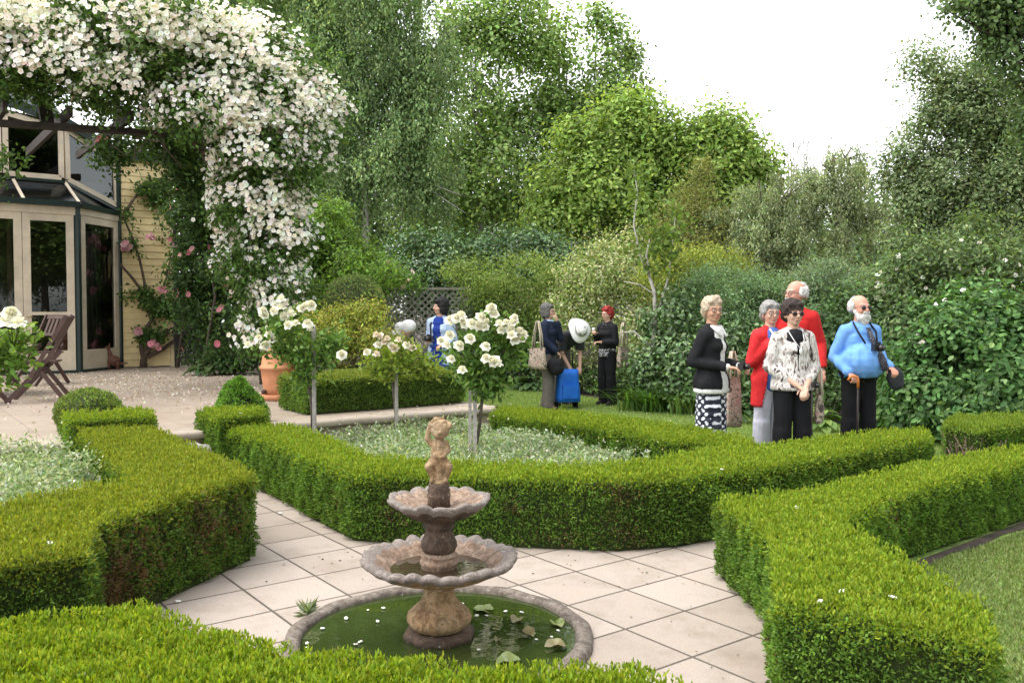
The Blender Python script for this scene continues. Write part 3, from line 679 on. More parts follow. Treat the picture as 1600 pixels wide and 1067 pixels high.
# glazed awning roof over the bay, hipped at the corner
A0 = zv(D1 - U * 3.5 + Nf * .10, ZD + .05); A1 = zv(D1 + Nf * .10 + U * .04, ZD + .05); A2 = zv(D2 + SN * .02, ZD + .03)
C0 = zv(D1 - U * 3.5 + V_ * .42, 3.90); C1 = zv(D1 + V_ * .42 - U * .12, 3.90)
g = G(); g.add([A0, A1, C1, C0], [(0, 1, 2, 3)]); g.add([A1, A2, C1], [(0, 1, 2)]); aw = hpart(g, "awning", SKYGLASS)
for k in range(5):
    g = G(); f = k / 4; a = A0.lerp(A1, f); c = C0.lerp(C1, f); bar(g, a, c, .05, .045, Vector((0, -.5, .85))); hpart(g, "awning_bar", CREAM)
g = G(); bar(g, A0, A1, .10, .07, Nf); bar(g, A1, A2, .09, .07, SN); bar(g, C0 + V_ * -.03, C1 + V_ * -.03, .05, .05, Nf); bar(g, C1, A2 + Vector((0, 0, .05)), .05, .05, SN); hpart(g, "awning_gutter", DKGRN)
# upper glazing: front panes and the raked side pane
T0u = C0 + Vector((0, 0, 1.3)); T1u = C1 + Vector((0, 0, 1.0)); E2 = zv(D2, 3.50); Et = zv(D2, 4.44)
def frame_quad(name, q, w_, nrm, mid=None):
    g = G(); n = len(q); c = sum(q, Vector()) / n; q2 = [p + (c - p).normalized() * w_ * .7 for p in q]
    for i in range(n): bar(g, q2[i], q2[(i + 1) % n], w_, .06, nrm)
    o = hpart(g, name, CREAM); p = G(); p.add([tuple(v - nrm * .002) for v in q2], [tuple(range(n))]); o2 = p.obj("pane", GLASS); o2.parent = o
    return o
fu = (C1 - C0).length
for k in range(4):
    f0, f1 = 1 - (k + 1) * 1.0 / fu * 1.0, 1 - k * 1.0 / fu
    if f0 < 0: break
    def up(f): return C0.lerp(C1, f) + Vector((0, 0, .03)), C0.lerp(C1, f) + Vector((0, 0, 1.02 + .32 * (1 - f) * fu * .55))
    (b0, t0), (b1, t1) = up(f0 + .004), up(f1 - .004)
    frame_quad("upper_window", [b0, b1, t1, t0], .09, Nf)
sn2 = (E2 - C1).cross(Vector((0, 0, 1))).normalized()
frame_quad("upper_window", [C1 + Vector((0, 0, .03)), E2 + Vector((0, 0, .05)), Et, C1 + Vector((0, 0, 1.02))], .09, sn2)
# weatherboards
def boards(a, b, z0, z1, nrm, step=.135):
    g = G(); V = []; F = []; n = int((z1 - z0) / step); d = b - a
    for i in range(n + 1):
        z = z0 + i * step
        for (zz, off) in ((z, .024), (z + step * .97, .006)):
            V += [tuple(zv(a, zz) + nrm * off), tuple(zv(b, zz) + nrm * off)]
    for i in range(2 * n + 1): F.append((2 * i, 2 * i + 1, 2 * i + 3, 2 * i + 2))
    g.add(V, F); return g
hpart(boards(D2 + U * .06, D3, ZT + .02, 4.5, Nf), "weatherboard_wall", YELLOW)
hpart(boards(D3, D3 + V_ * 6, ZT + .02, 4.5, U), "weatherboard_wall", YELLOW)
g = G(); bar(g, zv(D3, ZT) + Nf * .01, zv(D3, 4.5) + Nf * .01, .09, .06, Nf); hpart(g, "corner_board", pm("cream_corner_board", (.6, .49, .29), 4, .6, .1))
hpart(boards(D1 - U * 3.55 , D1 - U * 7, ZT + .02, 4.5, -Nf), "weatherboard_wall", YELLOW)
# roof: green fascia following the raked glazing, sheet roof rising behind
g = G(); e0 = C0 + Vector((0, 0, 1.95)) + Nf * .1; e1 = C1 + Vector((0, 0, 1.1)) + Nf * .1; e2 = zv(D2, 4.56) + U * .1 + Nf * .12; e3 = zv(D3, 4.56) + U * .25 + Nf * .12
for a, b in ((e0, e1), (e1, e2)): bar(g, a, b, .16, .05, Nf)
bar(g, e2, e3, .14, .04, Nf); hpart(g, "fascia", DKGRN)
g = G(); bk = V_ * 6.5; up_ = Vector((0, 0, .02))
g.add([e0 + up_, e1 + up_, e1 + bk * .5 + Vector((0, 0, 1.6)), e0 + bk * .5 + Vector((0, 0, 2.0))], [(0, 1, 2, 3)])
g.add([e1 + up_, e2 + up_, e3 + up_, e3 + bk + up_, e1 + bk + Vector((0, 0, 1.6)), e1 + bk * .5 + Vector((0, 0, 1.6))], [(0, 1, 2, 3), (0, 3, 4, 5)]); hpart(g, "roof", ROOFM)
# dark room behind the glass, with timber beam, curtain and chair silhouettes
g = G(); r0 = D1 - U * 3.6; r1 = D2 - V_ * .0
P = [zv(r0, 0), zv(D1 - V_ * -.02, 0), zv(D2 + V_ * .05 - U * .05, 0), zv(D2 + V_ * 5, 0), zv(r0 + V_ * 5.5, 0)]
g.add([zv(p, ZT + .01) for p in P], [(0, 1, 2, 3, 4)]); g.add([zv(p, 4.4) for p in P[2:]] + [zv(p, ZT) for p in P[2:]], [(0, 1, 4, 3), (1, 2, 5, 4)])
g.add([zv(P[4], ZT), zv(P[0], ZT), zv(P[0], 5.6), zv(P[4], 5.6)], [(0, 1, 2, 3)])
g.add([zv(P[0] + V_ * .3, 5.45), C1 + V_ * .1 + Vector((0, 0, 1.1)), zv(P[2], 4.5), zv(P[3], 4.5), zv(P[4], 5.6)], [(0, 1, 2, 3, 4)]); g.add([zv(P[4], ZT), zv(P[3], ZT), zv(P[3], 5.6), zv(P[4], 5.6)], [(0, 1, 2, 3)]); g.add([zv(r0 + V_ * 2.4, ZT), zv(D2 + V_ * 2.2 + U * .2, ZT), zv(D2 + V_ * 2.2 + U * .2, 5.3), zv(r0 + V_ * 2.4, 5.6)], [(0, 1, 2, 3)]); hpart(g, "room", INNER)  # last quad is an extra dark wall added to block sky through the panes
g = G(); bar(g, zv(D1 - U * 3.4 + V_ * .8, 3.92), zv(D2 + V_ * .2 - U * .2, 3.92), .2, .1, Nf)
hpart(g, "inner_beam", INWOOD)
for k in range(3): g = G(); bar(g, zv(D1 - U * (.9 + k * 1.2) + V_ * 1.6, ZT), zv(D1 - U * (.9 + k * 1.2) + V_ * 1.6, 3.6), .08, .08, Nf); hpart(g, "inner_post", INWOOD)
g = G()
for k in range(9): tube(g, [zv(D2 - U * (.28 + .07 * k) + V_ * .35, ZT + .1), zv(D2 - U * (.28 + .07 * k) + V_ * .35, 3.1)], .035, 8)
hpart(g, "curtain", pm("curtain_cloth", (.16, .14, .12), 8, .9))

# ------------------------------------------------------------------ pergola and lattice screens
PERG = pm("dark_pergola_timber", [(.3, (.02, .015, .013)), (.7, (.06, .045, .038))], 10, .8, .3)
pg = empty("pergola", zv(D3, ZT)); tag(pg, "dark stained timber pergola carrying the white climbing rose", "pergola")
def ppart(g, name, m, par): o = g.obj(name, m); o.parent = par; o.matrix_parent_inverse = Matrix.Translation(-Vector(par.location)); return o
b0 = at(-140, 184, 11.4); b1 = at(455, 222, 13.9)
g = G(); bar(g, b0, b1, .08, .16, Vector((.5, -.8, 0))); ppart(g, "beam", PERG, pg)
b2 = b0 + V_ * 3.0; b3 = b1 + V_ * 3.0
for k in range(7):
    f = .05 + k * .155; a = b0.lerp(b1, f) + Vector((0, 0, .16)) - V_ * .4; g = G(); bar(g, a, a + V_ * 3.9 + Vector((0, 0, .0)), .06, .14, (0, 0, 1)); ppart(g, "rafter", PERG, pg)
for p in (b1 - U * .3, b0.lerp(b1, .12), ):
    g = G(); bar(g, zv(p, ZT), zv(p, p.z - .1), .12, .12, Nf); ppart(g, "post", PERG, pg)
bq = at(212, 170, 12.7); g = G(); bar(g, at(75, 200, 12.3), at(66, 150, 12.3), .16, .14, Nf); ppart(g, "brace", PERG, pg)
GREYT = pm("grey_weathered_timber", [(.3, (.17, .155, .135)), (.7, (.32, .295, .265))], 14, .85, .3)
def lattice(g, a, b, z0, z1, sp, wd=.032, th=.012, nrm=None):
    d = (b - a); W = d.length; d = d / W; H = z1 - z0; nrm = nrm or Vector((d.y, -d.x, 0)); s = sp * math.sqrt(2)
    for sgn in (1, -1):
        c = -H
        while c < W + H:
            # line x = c + sgn*z
            pts = []
            zlo, zhi = 0, H
            xa, xb = c + sgn * zlo, c + sgn * zhi
            if sgn == 1: z_a = max(0, -c); z_b = min(H, W - c)
            else: z_a = max(0, c - W); z_b = min(H, c)
            if z_b - z_a > .03:
                p = a + d * (c + sgn * z_a); q = a + d * (c + sgn * z_b)
                bar(g, zv(p, z0 + z_a) + nrm * sgn * th * .55, zv(q, z0 + z_b) + nrm * sgn * th * .55, wd, th, nrm)
            c += s
def screen(name, label, a, b, z0, z1, m, sp, npost):
    o = empty(name, zv(a, 0)); tag(o, label, "trellis"); n = Vector(((b - a).y, -(b - a).x, 0)).normalized()
    g = G(); lattice(g, a, b, z0 + .05, z1, sp, nrm=n); ppart(g, "lattice_panel", m, o)
    g = G(); bar(g, zv(a, z1 + .03), zv(b, z1 + .03), .10, .05, n) if False else hexa(g, [zv(a, z1 + .005) - n * .05, zv(b, z1 + .005) - n * .05, zv(b, z1 + .005) + n * .05, zv(a, z1 + .005) + n * .05], (0, 0, .05)); ppart(g, "top_rail", m, o)
    for k in range(npost):
        p = a.lerp(b, k / max(1, npost - 1)); g = G(); bar(g, zv(p, 0) + n * .03, zv(p, z1 + .0) + n * .03, .09, .07, n); ppart(g, "post", m, o)
    return o
screen("lattice_screen", "dark lattice screen beside the house, overgrown by pink and white roses", zv(at(279, 560, 17.4), 0), zv(at(420, 560, 15.2), 0), ZT, 3.2, pm("dark_lattice", (.03, .026, .022), 9, .8), .13, 2)
screen("lattice_fence", "grey weathered diamond lattice fence behind the woman in blue", zv(at(604, 500, 17.9), 0), zv(at(1045, 500, 18.4), 0), .1, 1.96, GREYT, .10, 4)
screen("lattice_fence", "brownish lattice fence showing low between the group and the bearded man", zv(at(1225, 500, 13.9), 0), zv(at(1420, 500, 12.0), 0), .1, 1.7, pm("brown_lattice_timber", [(.3, (.12, .09, .06)), (.7, (.26, .2, .13))], 14, .85), .13, 3)

# ------------------------------------------------------------------ roses
ROSEG = [(0.075, 0.143, 0.033), (0.105, 0.195, 0.045), (0.053, 0.105, 0.027), (0.135, 0.225, 0.06)]
def cloud(blobs, n_clump, per, spread, shell=(.55, 1.05)):
    """clump-wise points inside/over ellipsoid blobs -> points, outward directions, clump ids"""
    vol = np.array([r[0] * r[1] * r[2] for _, r in blobs]) ** .67; k = RG.choice(len(blobs), n_clump, p=vol / vol.sum())
    u = unit(RG.normal(size=(n_clump, 3))); f = RG.uniform(shell[0], shell[1], n_clump) ** .6
    c = np.array([blobs[i][0] for i in k], float); r = np.array([blobs[i][1] for i in k], float)
    nb = max(6, n_clump // 9); cc = c + u * r * f[:, None]; jb = RG.integers(0, nb, n_clump)
    if n_clump > 60 and per > 12: mixk = RG.random(n_clump) < .8; cc[mixk] = (cc[:nb][jb] + RG.normal(0, 1, (n_clump, 3)) * r * np.array([.17, .17, .11]))[mixk]; u[mixk] = unit((cc - c) / r)[mixk]
    P = np.repeat(cc, per, 0) + RG.normal(0, 1, (n_clump * per, 3)) * spread; D = np.repeat(u, per, 0)
    return P, D, np.repeat(np.arange(n_clump), per), cc, u
def blossoms(g, P, nrm, r, cols, petals=5, centre=(.55, .42, .12)):
    """open five petalled flowers"""
    n = len(P); nrm = unit(nrm); s = unit(np.cross(nrm, RG.normal(size=(n, 3)))); t = np.cross(nrm, s); rr = (r * RG.uniform(.75, 1.2, n))[:, None]
    for k in range(petals):
        a = 2 * math.pi * k / petals; d = s * math.cos(a) + t * math.sin(a); e = -s * math.sin(a) + t * math.cos(a)
        V = np.stack([P, P + d * rr * .65 + e * rr * .5 + nrm * rr * .22, P + d * rr + nrm * rr * .2, P + d * rr * .65 - e * rr * .5 + nrm * rr * .22], 1).reshape(-1, 3)
        g.add(V, np.arange(n * 4).reshape(-1, 4), cols)
    V = np.stack([P + s * rr * .2 + nrm * rr * .1, P + t * rr * .2 + nrm * rr * .1, P - s * rr * .2 + nrm * rr * .1, P - t * rr * .2 + nrm * rr * .1], 1).reshape(-1, 3)
    g.add(V, np.arange(n * 4).reshape(-1, 4), pal([centre], n, None, .2))
def bl(px, py, Y, rx, ry, rz): c = at(px, py, Y); return ((c.x, c.y, c.z), (rx / FPX * Y, ry, rz / FPX * Y))
# white climbing rose over the pergola: blobs given where the mass hangs
RB = [bl(60, 45, 12.0, 120, 1.1, 70), bl(200, 60, 12.2, 120, 1.1, 75), bl(300, 75, 12.5, 95, 1.1, 75), bl(390, 110, 12.8, 85, 1.0, 75), bl(450, 175, 13.0, 70, .9, 70),
      bl(90, 112, 11.8, 110, .8, 40), bl(215, 138, 12.1, 95, .8, 38), bl(330, 175, 12.4, 90, .8, 60), bl(410, 235, 12.7, 80, .8, 65), bl(470, 240, 13.0, 45, .6, 50),
      bl(400, 300, 12.8, 75, .6, 50), bl(425, 360, 12.9, 60, .5, 55), bl(420, 430, 13.0, 52, .5, 60), bl(425, 500, 13.0, 40, .45, 50), bl(440, 465, 12.8, 32, .4, 40), bl(405, 520, 12.9, 28, .4, 36), bl(375, 400, 13.0, 30, .4, 40), bl(360, 350, 13.1, 40, .5, 50), bl(500, 165, 13.1, 40, .5, 35), bl(0, 80, 11.6, 60, .8, 75), bl(10, 265, 12.0, 12, .2, 35)]
cr = empty("climbing_rose", zv(at(430, 560, 13.0), ZT)); tag(cr, "huge white flowering climbing rose cascading over the pergola", "climbing rose")
g = G(); P, D, ci, cc, cu = cloud(RB, 2300, 26, .11, (.3, 1.05)); leaves(g, P, D + RG.normal(0, .8, P.shape) + np.array([0, 0, -.2]), .085, .045, pal(ROSEG, len(P), None, .25)); ppart(g, "foliage", LEAF, cr)
P, D, ci, cc, cu = cloud(RB, 2600, 11, .075, (.85, 1.12))
k = (D[:, 2] > -.45) & ((D[:, 1] < .55) | (D[:, 2] > .3)); P = P[k]; D = D[k]; ci_k = ci[k]
# thinner where the photograph shows bare shade: under the roof of the arch
px_ = 800 + FPX * P[:, 0] / P[:, 1]; py_ = HY - FPX * (P[:, 2] - CAMH) / P[:, 1]
k = ~((px_ > 150) & (px_ < 325) & (py_ > 205) & (RG.random(len(P)) < .9)) & ~((px_ < 200) & (py_ > 190)); P = P[k]; D = D[k]; ci_k = ci_k[k]
WH = [(.87, .86, .83), (.89, .88, .86), (.84, .78, .72), (.9, .89, .88)]
order = np.argsort(P[:, 1]); near = order[:0]
nn = D * .6 + RG.normal(0, .35, P.shape) + np.array([.0, -.75, .35]); CW = pal(WH, len(P), None, .05)
okc = [c for c in np.argsort(cc[:, 1]) if (ci_k == c).sum() >= 7 and 0 < 800 + FPX * cc[c, 0] / cc[c, 1] < 560 and HY - FPX * (cc[c, 2] - CAMH) / cc[c, 1] > 10][:100]
big = np.isin(ci_k, okc)
for c in okc:
    m_ = ci_k == c; g = G(); blossoms(g, P[m_], nn[m_], .038, CW[m_]); ppart(g, "blossom", PETAL, cr)
g = G(); blossoms(g, P[~big], nn[~big], .036, CW[~big]); o = ppart(g, "blossom", PETAL, cr); tag(o, kind='stuff')
g = G()
for i in range(16):
    a = zv(at(RG.uniform(400, 460), 560, 13.2), ZT); m_ = at(RG.uniform(380, 470), RG.uniform(350, 420), 13.3); e = at(RG.uniform(200, 480), RG.uniform(90, 230), 13.0)
    tube(g, [a, m_, (m_ + e) / 2 + Vector(RG.normal(0, .15, 3)), e], [.03, .022, .015, .008], 6)
for i in range(14):
    a = at(RG.uniform(150, 330), RG.uniform(190, 235), RG.uniform(11.9, 13)); e = a + Vector((RG.uniform(-.6, .8), 0, RG.uniform(-.6, .25))); tube(g, [a, (a + e) / 2 + Vector(RG.normal(0, .12, 3)), e], [.008, .006, .004], 5)
ppart(g, "stem", VINEBARK, cr)
# dark shade-side foliage under the arch and on the lattice screen, with pink roses
def shrubby(name, label, blobs, n_clump, per, spread, L, W, cols, mat=LEAF, cat="shrub", stem=None, flowers=None, up=.2, var=.22, shell=(.45, 1.05), core=None, parent_name="foliage", n6=False, group=None):
    base = np.array([b[0] for b in blobs]).mean(0); root = empty(name, (base[0], base[1], 0)); tag(root, label, cat, group)
    cols = [tuple(min(.55, x * (1.75 if max(q) < .2 else 1.25)) for x in q) for q in cols]
    g = G(); P, D, ci, cc, cu = cloud(blobs, n_clump, per, spread, shell); k = P[:, 2] > .02; cck = cc[ci][k]; P, D, ci = P[k], D[k], ci[k]
    C = pal(cols, len(P), None, var); C = np.clip(C * (1 + .22 * RG.normal(size=n_clump))[ci][:, None].clip(.6, 1.5), .003, .9)
    N = unit(P - cck) * .9 + D * .5 + np.array([0, -.05, .55])
    leaves(g, P, D * .6 + RG.normal(0, .6, P.shape) + np.array([0, 0, up]), L, W, C, n6=n6, nrm=N)
    ppart(g, parent_name, mat, root)
    if flowers:
        n, r, fc, pet = flowers; P, D, ci, cc, cu = cloud(blobs, n, 1, .02, (.95, 1.1)); k = np.where(D[:, 1] < .35)[0]; k = k[np.argsort(P[k, 1])]; DD = D + np.array([0, -.6, .3]); CF = pal(fc, len(P), None, .1)
        for i in k[:100]: g = G(); blossoms(g, P[i:i + 1], DD[i:i + 1], r, CF[i:i + 1], pet); ppart(g, "blossom", PETAL, root)
        if len(k) > 100: g = G(); k = k[100:]; blossoms(g, P[k], DD[k], r, CF[k], pet); tag(ppart(g, "blossom", PETAL, root), kind='stuff')
    if stem:
        g = G()
        for (p, q, r0) in stem:
            p = Vector(p); q = Vector(q); m_ = p.lerp(q, .5) + Vector(RG.normal(0, (q - p).length * .07, 3)); tube(g, [p, m_, q], [r0, r0 * .75, r0 * .4], 7)
        ppart(g, "stem", BARK if mat is not VINEBARK else VINEBARK, root)
    return root
shrubby("rose_thicket", "dark leafy pink flowered rose covering the lattice screen", [bl(330, 330, 15.6, 60, .6, 60), bl(330, 420, 15.8, 58, .5, 70), bl(310, 500, 16.2, 38, .4, 70), bl(370, 520, 15.2, 45, .4, 55), bl(225, 232, 13.4, 75, .5, 24), bl(315, 262, 13.8, 50, .5, 45)],
        900, 26, .13, .09, .05, [(.035, .07, .02), (.05, .09, .025), (.025, .05, .015)], cat="climbing rose", flowers=(46, .06, [(.6, .22, .26), (.68, .38, .38), (.55, .18, .22)], 7), stem=[((-6.6, 17, .4), (-6.2, 16.2, 3), .03), ((-5.6, 15.6, .4), (-5.4, 15.3, 3), .03)])
# pink rose trained on the yellow wall: thick twisted stem
wr = empty("wall_rose", zv(D2 + U * .55, ZT)); tag(wr, "pink rose with thick twisted bare stems trained on the yellow weatherboard wall", "climbing rose")
def wl(px, py, off=.12):
    r = at(px, py, 1) - Vector((0, 0, CAMH)); p0 = D2 + Nf * off; den = r.x * Nf.x + r.y * Nf.y; t = (p0.x * Nf.x + p0.y * Nf.y) / den; return Vector((r.x * t, r.y * t, CAMH + r.z * t))
g = G()
for pts, r in (([(222, 575), (226, 556), (238, 540), (254, 522), (272, 512)], .07), ([(224, 572), (222, 545), (219, 530), (228, 515), (238, 500), (228, 475), (222, 455), (205, 432), (190, 415)], .05), ([(230, 556), (255, 545), (275, 528), (284, 515)], .045), ([(238, 500), (250, 480), (256, 455), (262, 430), (268, 400)], .025),
                ([(228, 470), (226, 440), (218, 405), (205, 370), (192, 340), (205, 315), (222, 300), (240, 290)], .028), ([(192, 335), (200, 322), (215, 300), (230, 292)], .02), ([(268, 512), (276, 540), (282, 560)], .02)):
    q = [wl(x, y) + Vector(RG.normal(0, .015, 3)) for x, y in pts]; tube(g, q, [r * (1 - .6 * i / len(q)) for i in range(len(q))], 7)
ppart(g, "stem", VINEBARK, wr)
wb = []
for px, py, rx, rz in [(245, 480, 26, 16), (238, 525, 18, 10), (205, 340, 9, 12), (210, 385, 8, 20), (255, 378, 14, 14), (232, 462, 16, 14), (225, 300, 18, 12), (250, 310, 14, 22), (200, 460, 8, 8), (270, 470, 14, 26)]:
    c = wl(px, py, .2); wb.append(((c.x, c.y, c.z), (rx / FPX * 17, .12, rz / FPX * 17)))
g = G(); P, D, ci, cc, cu = cloud(wb, 230, 16, .07, (.1, 1)); leaves(g, P, D + RG.normal(0, .7, P.shape), .085, .05, pal(ROSEG, len(P))); ppart(g, "foliage", LEAF, wr)
for (px, py) in [(237, 370), (270, 372), (276, 382), (256, 455), (217, 516), (240, 535), (243, 540), (196, 385), (272, 425)]:
    g = G(); c = wl(px, py, .32); blossoms(g, np.tile(np.array(c), (9, 1)) + RG.normal(0, .03, (9, 3)), np.tile(np.array([[.1, -1, .3]]), (9, 1)) + RG.normal(0, .4, (9, 3)), .06, pal([(.62, .28, .33), (.7, .42, .44)], 9), 6, (.6, .3, .3)); ppart(g, "blossom", PETAL, wr)

# standard roses on stakes: layered double blooms
def bloom_mesh(col, r=.05):
    g = G(); V = []
    for ring, (n, tilt, ln, zz) in enumerate(((6, .25, 1.0, 0), (5, .75, .85, .01), (5, 1.15, .7, .015), (3, 1.4, .5, .02))):
        for k in range(n):
            a = 2 * math.pi * (k + ring * .4) / n; ct, st = math.cos(a), math.sin(a); L = r * ln; grid = []
            for i in range(4):
                f = i / 3; rad = L * f * math.cos(tilt * (.5 + .5 * f)); z = zz + L * f * math.sin(tilt) - .25 * L * f ** 3 * (1.2 - tilt); wd = L * .62 * math.sin(math.pi * min(.92, .15 + f * .75))
                for j in (-1, 0, 1):
                    x = rad - abs(j) * .12 * L * f; y = j * wd; grid.append((x * ct - y * st, x * st + y * ct, z + abs(j) * L * .1))
            c = tuple(max(0, q * (1 - .05 * ring) + RG.normal(0, .012)) for q in col)
            g.add(grid, [(i * 3 + j, i * 3 + j + 1, (i + 1) * 3 + j + 1, (i + 1) * 3 + j) for i in range(3) for j in range(2)], c, smooth=True)
    me = g.mesh("bloom"); me.materials.append(PETAL); return me
BW = [bloom_mesh((.90, .89, .85)) for _ in range(3)]; BP = [bloom_mesh((.86, .76, .69)) for _ in range(2)]; BWP = BW[:2] + BP[:1]
def std_rose(label, base, stake_top, trunk, blobs, n_clump, cols, blooms, meshes, bs=1.0, stakes=1):
    root = empty("standard_rose", base); tag(root, label, "rose bush")
    for k in range(stakes):
        g = G(); q = Vector(base) + Vector((-.045 * k, .02 * k, 0)); bar(g, q, q + Vector((0.0, 0, stake_top - base[2] - .1 * k)), .034 - .008 * k, .034 - .008 * k, (0, -1, 0)); ppart(g, "stake", STAKE, root)
    g = G(); t0, t1 = Vector(trunk[0]), Vector(trunk[1]); tube(g, [t0, t0.lerp(t1, .5) + Vector((.02, 0, 0)), t1], [.017, .015, .013], 8)
    for c, r in blobs: tube(g, [t1, t1.lerp(Vector(c), .6) + Vector(RG.normal(0, .03, 3)), Vector(c)], [.011, .008, .005], 6)
    ppart(g, "trunk", BARK, root)
    g = G(); P, D, ci, cc, cu = cloud(blobs, n_clump, 14, .055, (.2, 1.05)); leaves(g, P, D + RG.normal(0, .7, P.shape), .055, .032, pal(cols, len(P), None, .22), n6=True); fo = ppart(g, "foliage", LEAF, root)
    for i, (px, py, Y) in enumerate(blooms):
        o = bpy.data.objects.new("bloom", meshes[i % len(meshes)]); COL.objects.link(o); c = at(px, py, Y - .17); s = bs * RG.uniform(.9, 1.25)
        o.matrix_world = Matrix.Translation(c) @ Matrix.Rotation(RG.uniform(-.7, .7), 4, 'Z') @ Matrix.Rotation(RG.uniform(.2, 1.15), 4, 'X') @ Matrix.Rotation(RG.uniform(0, 6.28), 4, 'Z') @ Matrix.Diagonal((s, s, s, 1)); mw = o.matrix_world.copy()
        st = G(); o.parent = root; o.matrix_parent_inverse = Matrix.Translation(-Vector(base)); o.matrix_basis = mw
        b = blobs[int(np.argmin([(Vector(q[0]) - c).length for q in blobs]))]; bc = Vector(b[0])
        if (c - bc).length > .2:
            g2 = G(); tube(g2, [bc, bc.lerp(c, .6) + Vector((0, 0, -.02)), c], [.005, .004, .004], 5, col=(.12, .17, .05)); ppart(g2, "flower_stem", LEAF, root)
    return root
RG1 = [(0.103, 0.196, 0.04), (0.138, 0.253, 0.057), (0.081, 0.149, 0.034), (0.196, 0.31, 0.081)]
RG2 = [(.22, .30, .05), (.28, .36, .07), (.17, .25, .04)]
Y = 7.6
std_rose("tall white standard rose on a grey stake, right of the others, behind the cherub", (gx(742, Y), Y, 0), gz(592, Y), ((gx(733, Y), Y + .05, 0), (gx(757, Y), Y, gz(585, Y))),
         [bl(757, 560, Y, 45, .22, 28), bl(735, 545, Y, 35, .2, 25), bl(785, 555, Y + .05, 35, .2, 26), bl(755, 590, Y - .05, 40, .18, 16), bl(765, 520, Y, 35, .2, 22), bl(800, 535, Y, 20, .15, 16), bl(728, 575, Y, 20, .15, 14)], 190, RG1,
         [(712, 498, Y - .1), (703, 502, Y), (720, 496, Y), (765, 487, Y), (772, 492, Y), (768, 482, Y), (750, 497, Y), (735, 507, Y - .1), (745, 510, Y), (728, 506, Y), (757, 512, Y), (780, 508, Y - .1), (790, 506, Y), (783, 517, Y), (803, 505, Y), (803, 498, Y), (797, 515, Y), (812, 520, Y), (815, 530, Y), (806, 532, Y), (800, 525, Y - .1), (734, 530, Y - .2), (690, 533, Y), (703, 525, Y), (697, 541, Y - .1), (758, 543, Y - .25), (716, 541, Y - .2), (704, 562, Y - .2), (760, 561, Y - .3), (773, 565, Y - .3), (777, 570, Y - .3), (722, 580, Y - .25), (761, 505, Y + .1), (817, 524, Y)], BW, 1.0, 2)
Y = 9.0
std_rose("small yellow green standard rose with blush blooms, between two taller ones", (gx(619, Y), Y, 0), gz(573, Y), ((gx(617, Y), Y + .02, 0), (gx(612, Y), Y, gz(585, Y))),
         [bl(615, 570, Y, 30, .2, 16), bl(645, 565, Y, 30, .2, 18), bl(590, 560, Y, 20, .15, 12), bl(665, 572, Y, 18, .15, 12), bl(630, 550, Y, 24, .15, 14)], 110, RG2,
         [(595, 525, Y), (605, 530, Y), (611, 540, Y), (622, 533, Y), (600, 535, Y), (635, 540, Y), (617, 545, Y), (588, 524, Y), (574, 551, Y), (588, 555, Y - .1), (646, 545, Y), (590, 540, Y)], BP + BW[:1], .95)
Y = 8.3
std_rose("lush white standard rose on a stake, in front of the terracotta jar", (gx(490, Y), Y, 0), gz(508, Y), ((gx(484, Y), Y + .1, .2), (gx(476, Y), Y + .05, gz(575, Y))),
         [bl(470, 560, Y, 36, .2, 28), bl(440, 530, Y, 32, .18, 18), bl(485, 545, Y, 40, .2, 32), bl(405, 548, Y, 16, .12, 12), bl(520, 545, Y, 20, .15, 22), bl(475, 595, Y, 24, .15, 14), bl(452, 503, Y, 30, .18, 16), bl(500, 575, Y, 20, .15, 18)], 150, RG1,
         [(410, 487, Y - .1), (412, 492, Y - .1), (440, 483, Y), (430, 487, Y), (445, 495, Y), (455, 493, Y), (478, 480, Y - .1), (485, 478, Y - .1), (470, 483, Y - .1), (463, 507, Y - .1), (452, 509, Y - .1), (481, 508, Y - .1), (486, 512, Y), (420, 524, Y), (427, 532, Y), (415, 540, Y), (388, 541, Y), (412, 543, Y), (534, 555, Y - .1), (440, 470, Y), (404, 530, Y)], BW, 1.05)
Y = 6.0
std_rose("white rose bush at the left edge, in front of the wooden table and chairs", (gx(-55, Y), Y, 0), gz(570, Y), ((gx(-50, Y), Y, 0), (gx(-25, Y), Y, gz(600, Y))),
         [bl(10, 560, Y, 18, .12, 25), bl(0, 590, Y, 15, .12, 25), bl(20, 545, Y, 14, .1, 14), bl(-30, 560, Y, 30, .15, 40)], 70, [(.16, .27, .05), (.2, .32, .07), (.12, .2, .04)],
         [(32, 505, Y), (28, 510, Y - .1), (17, 492, Y), (11, 506, Y)], BW, 1.1)

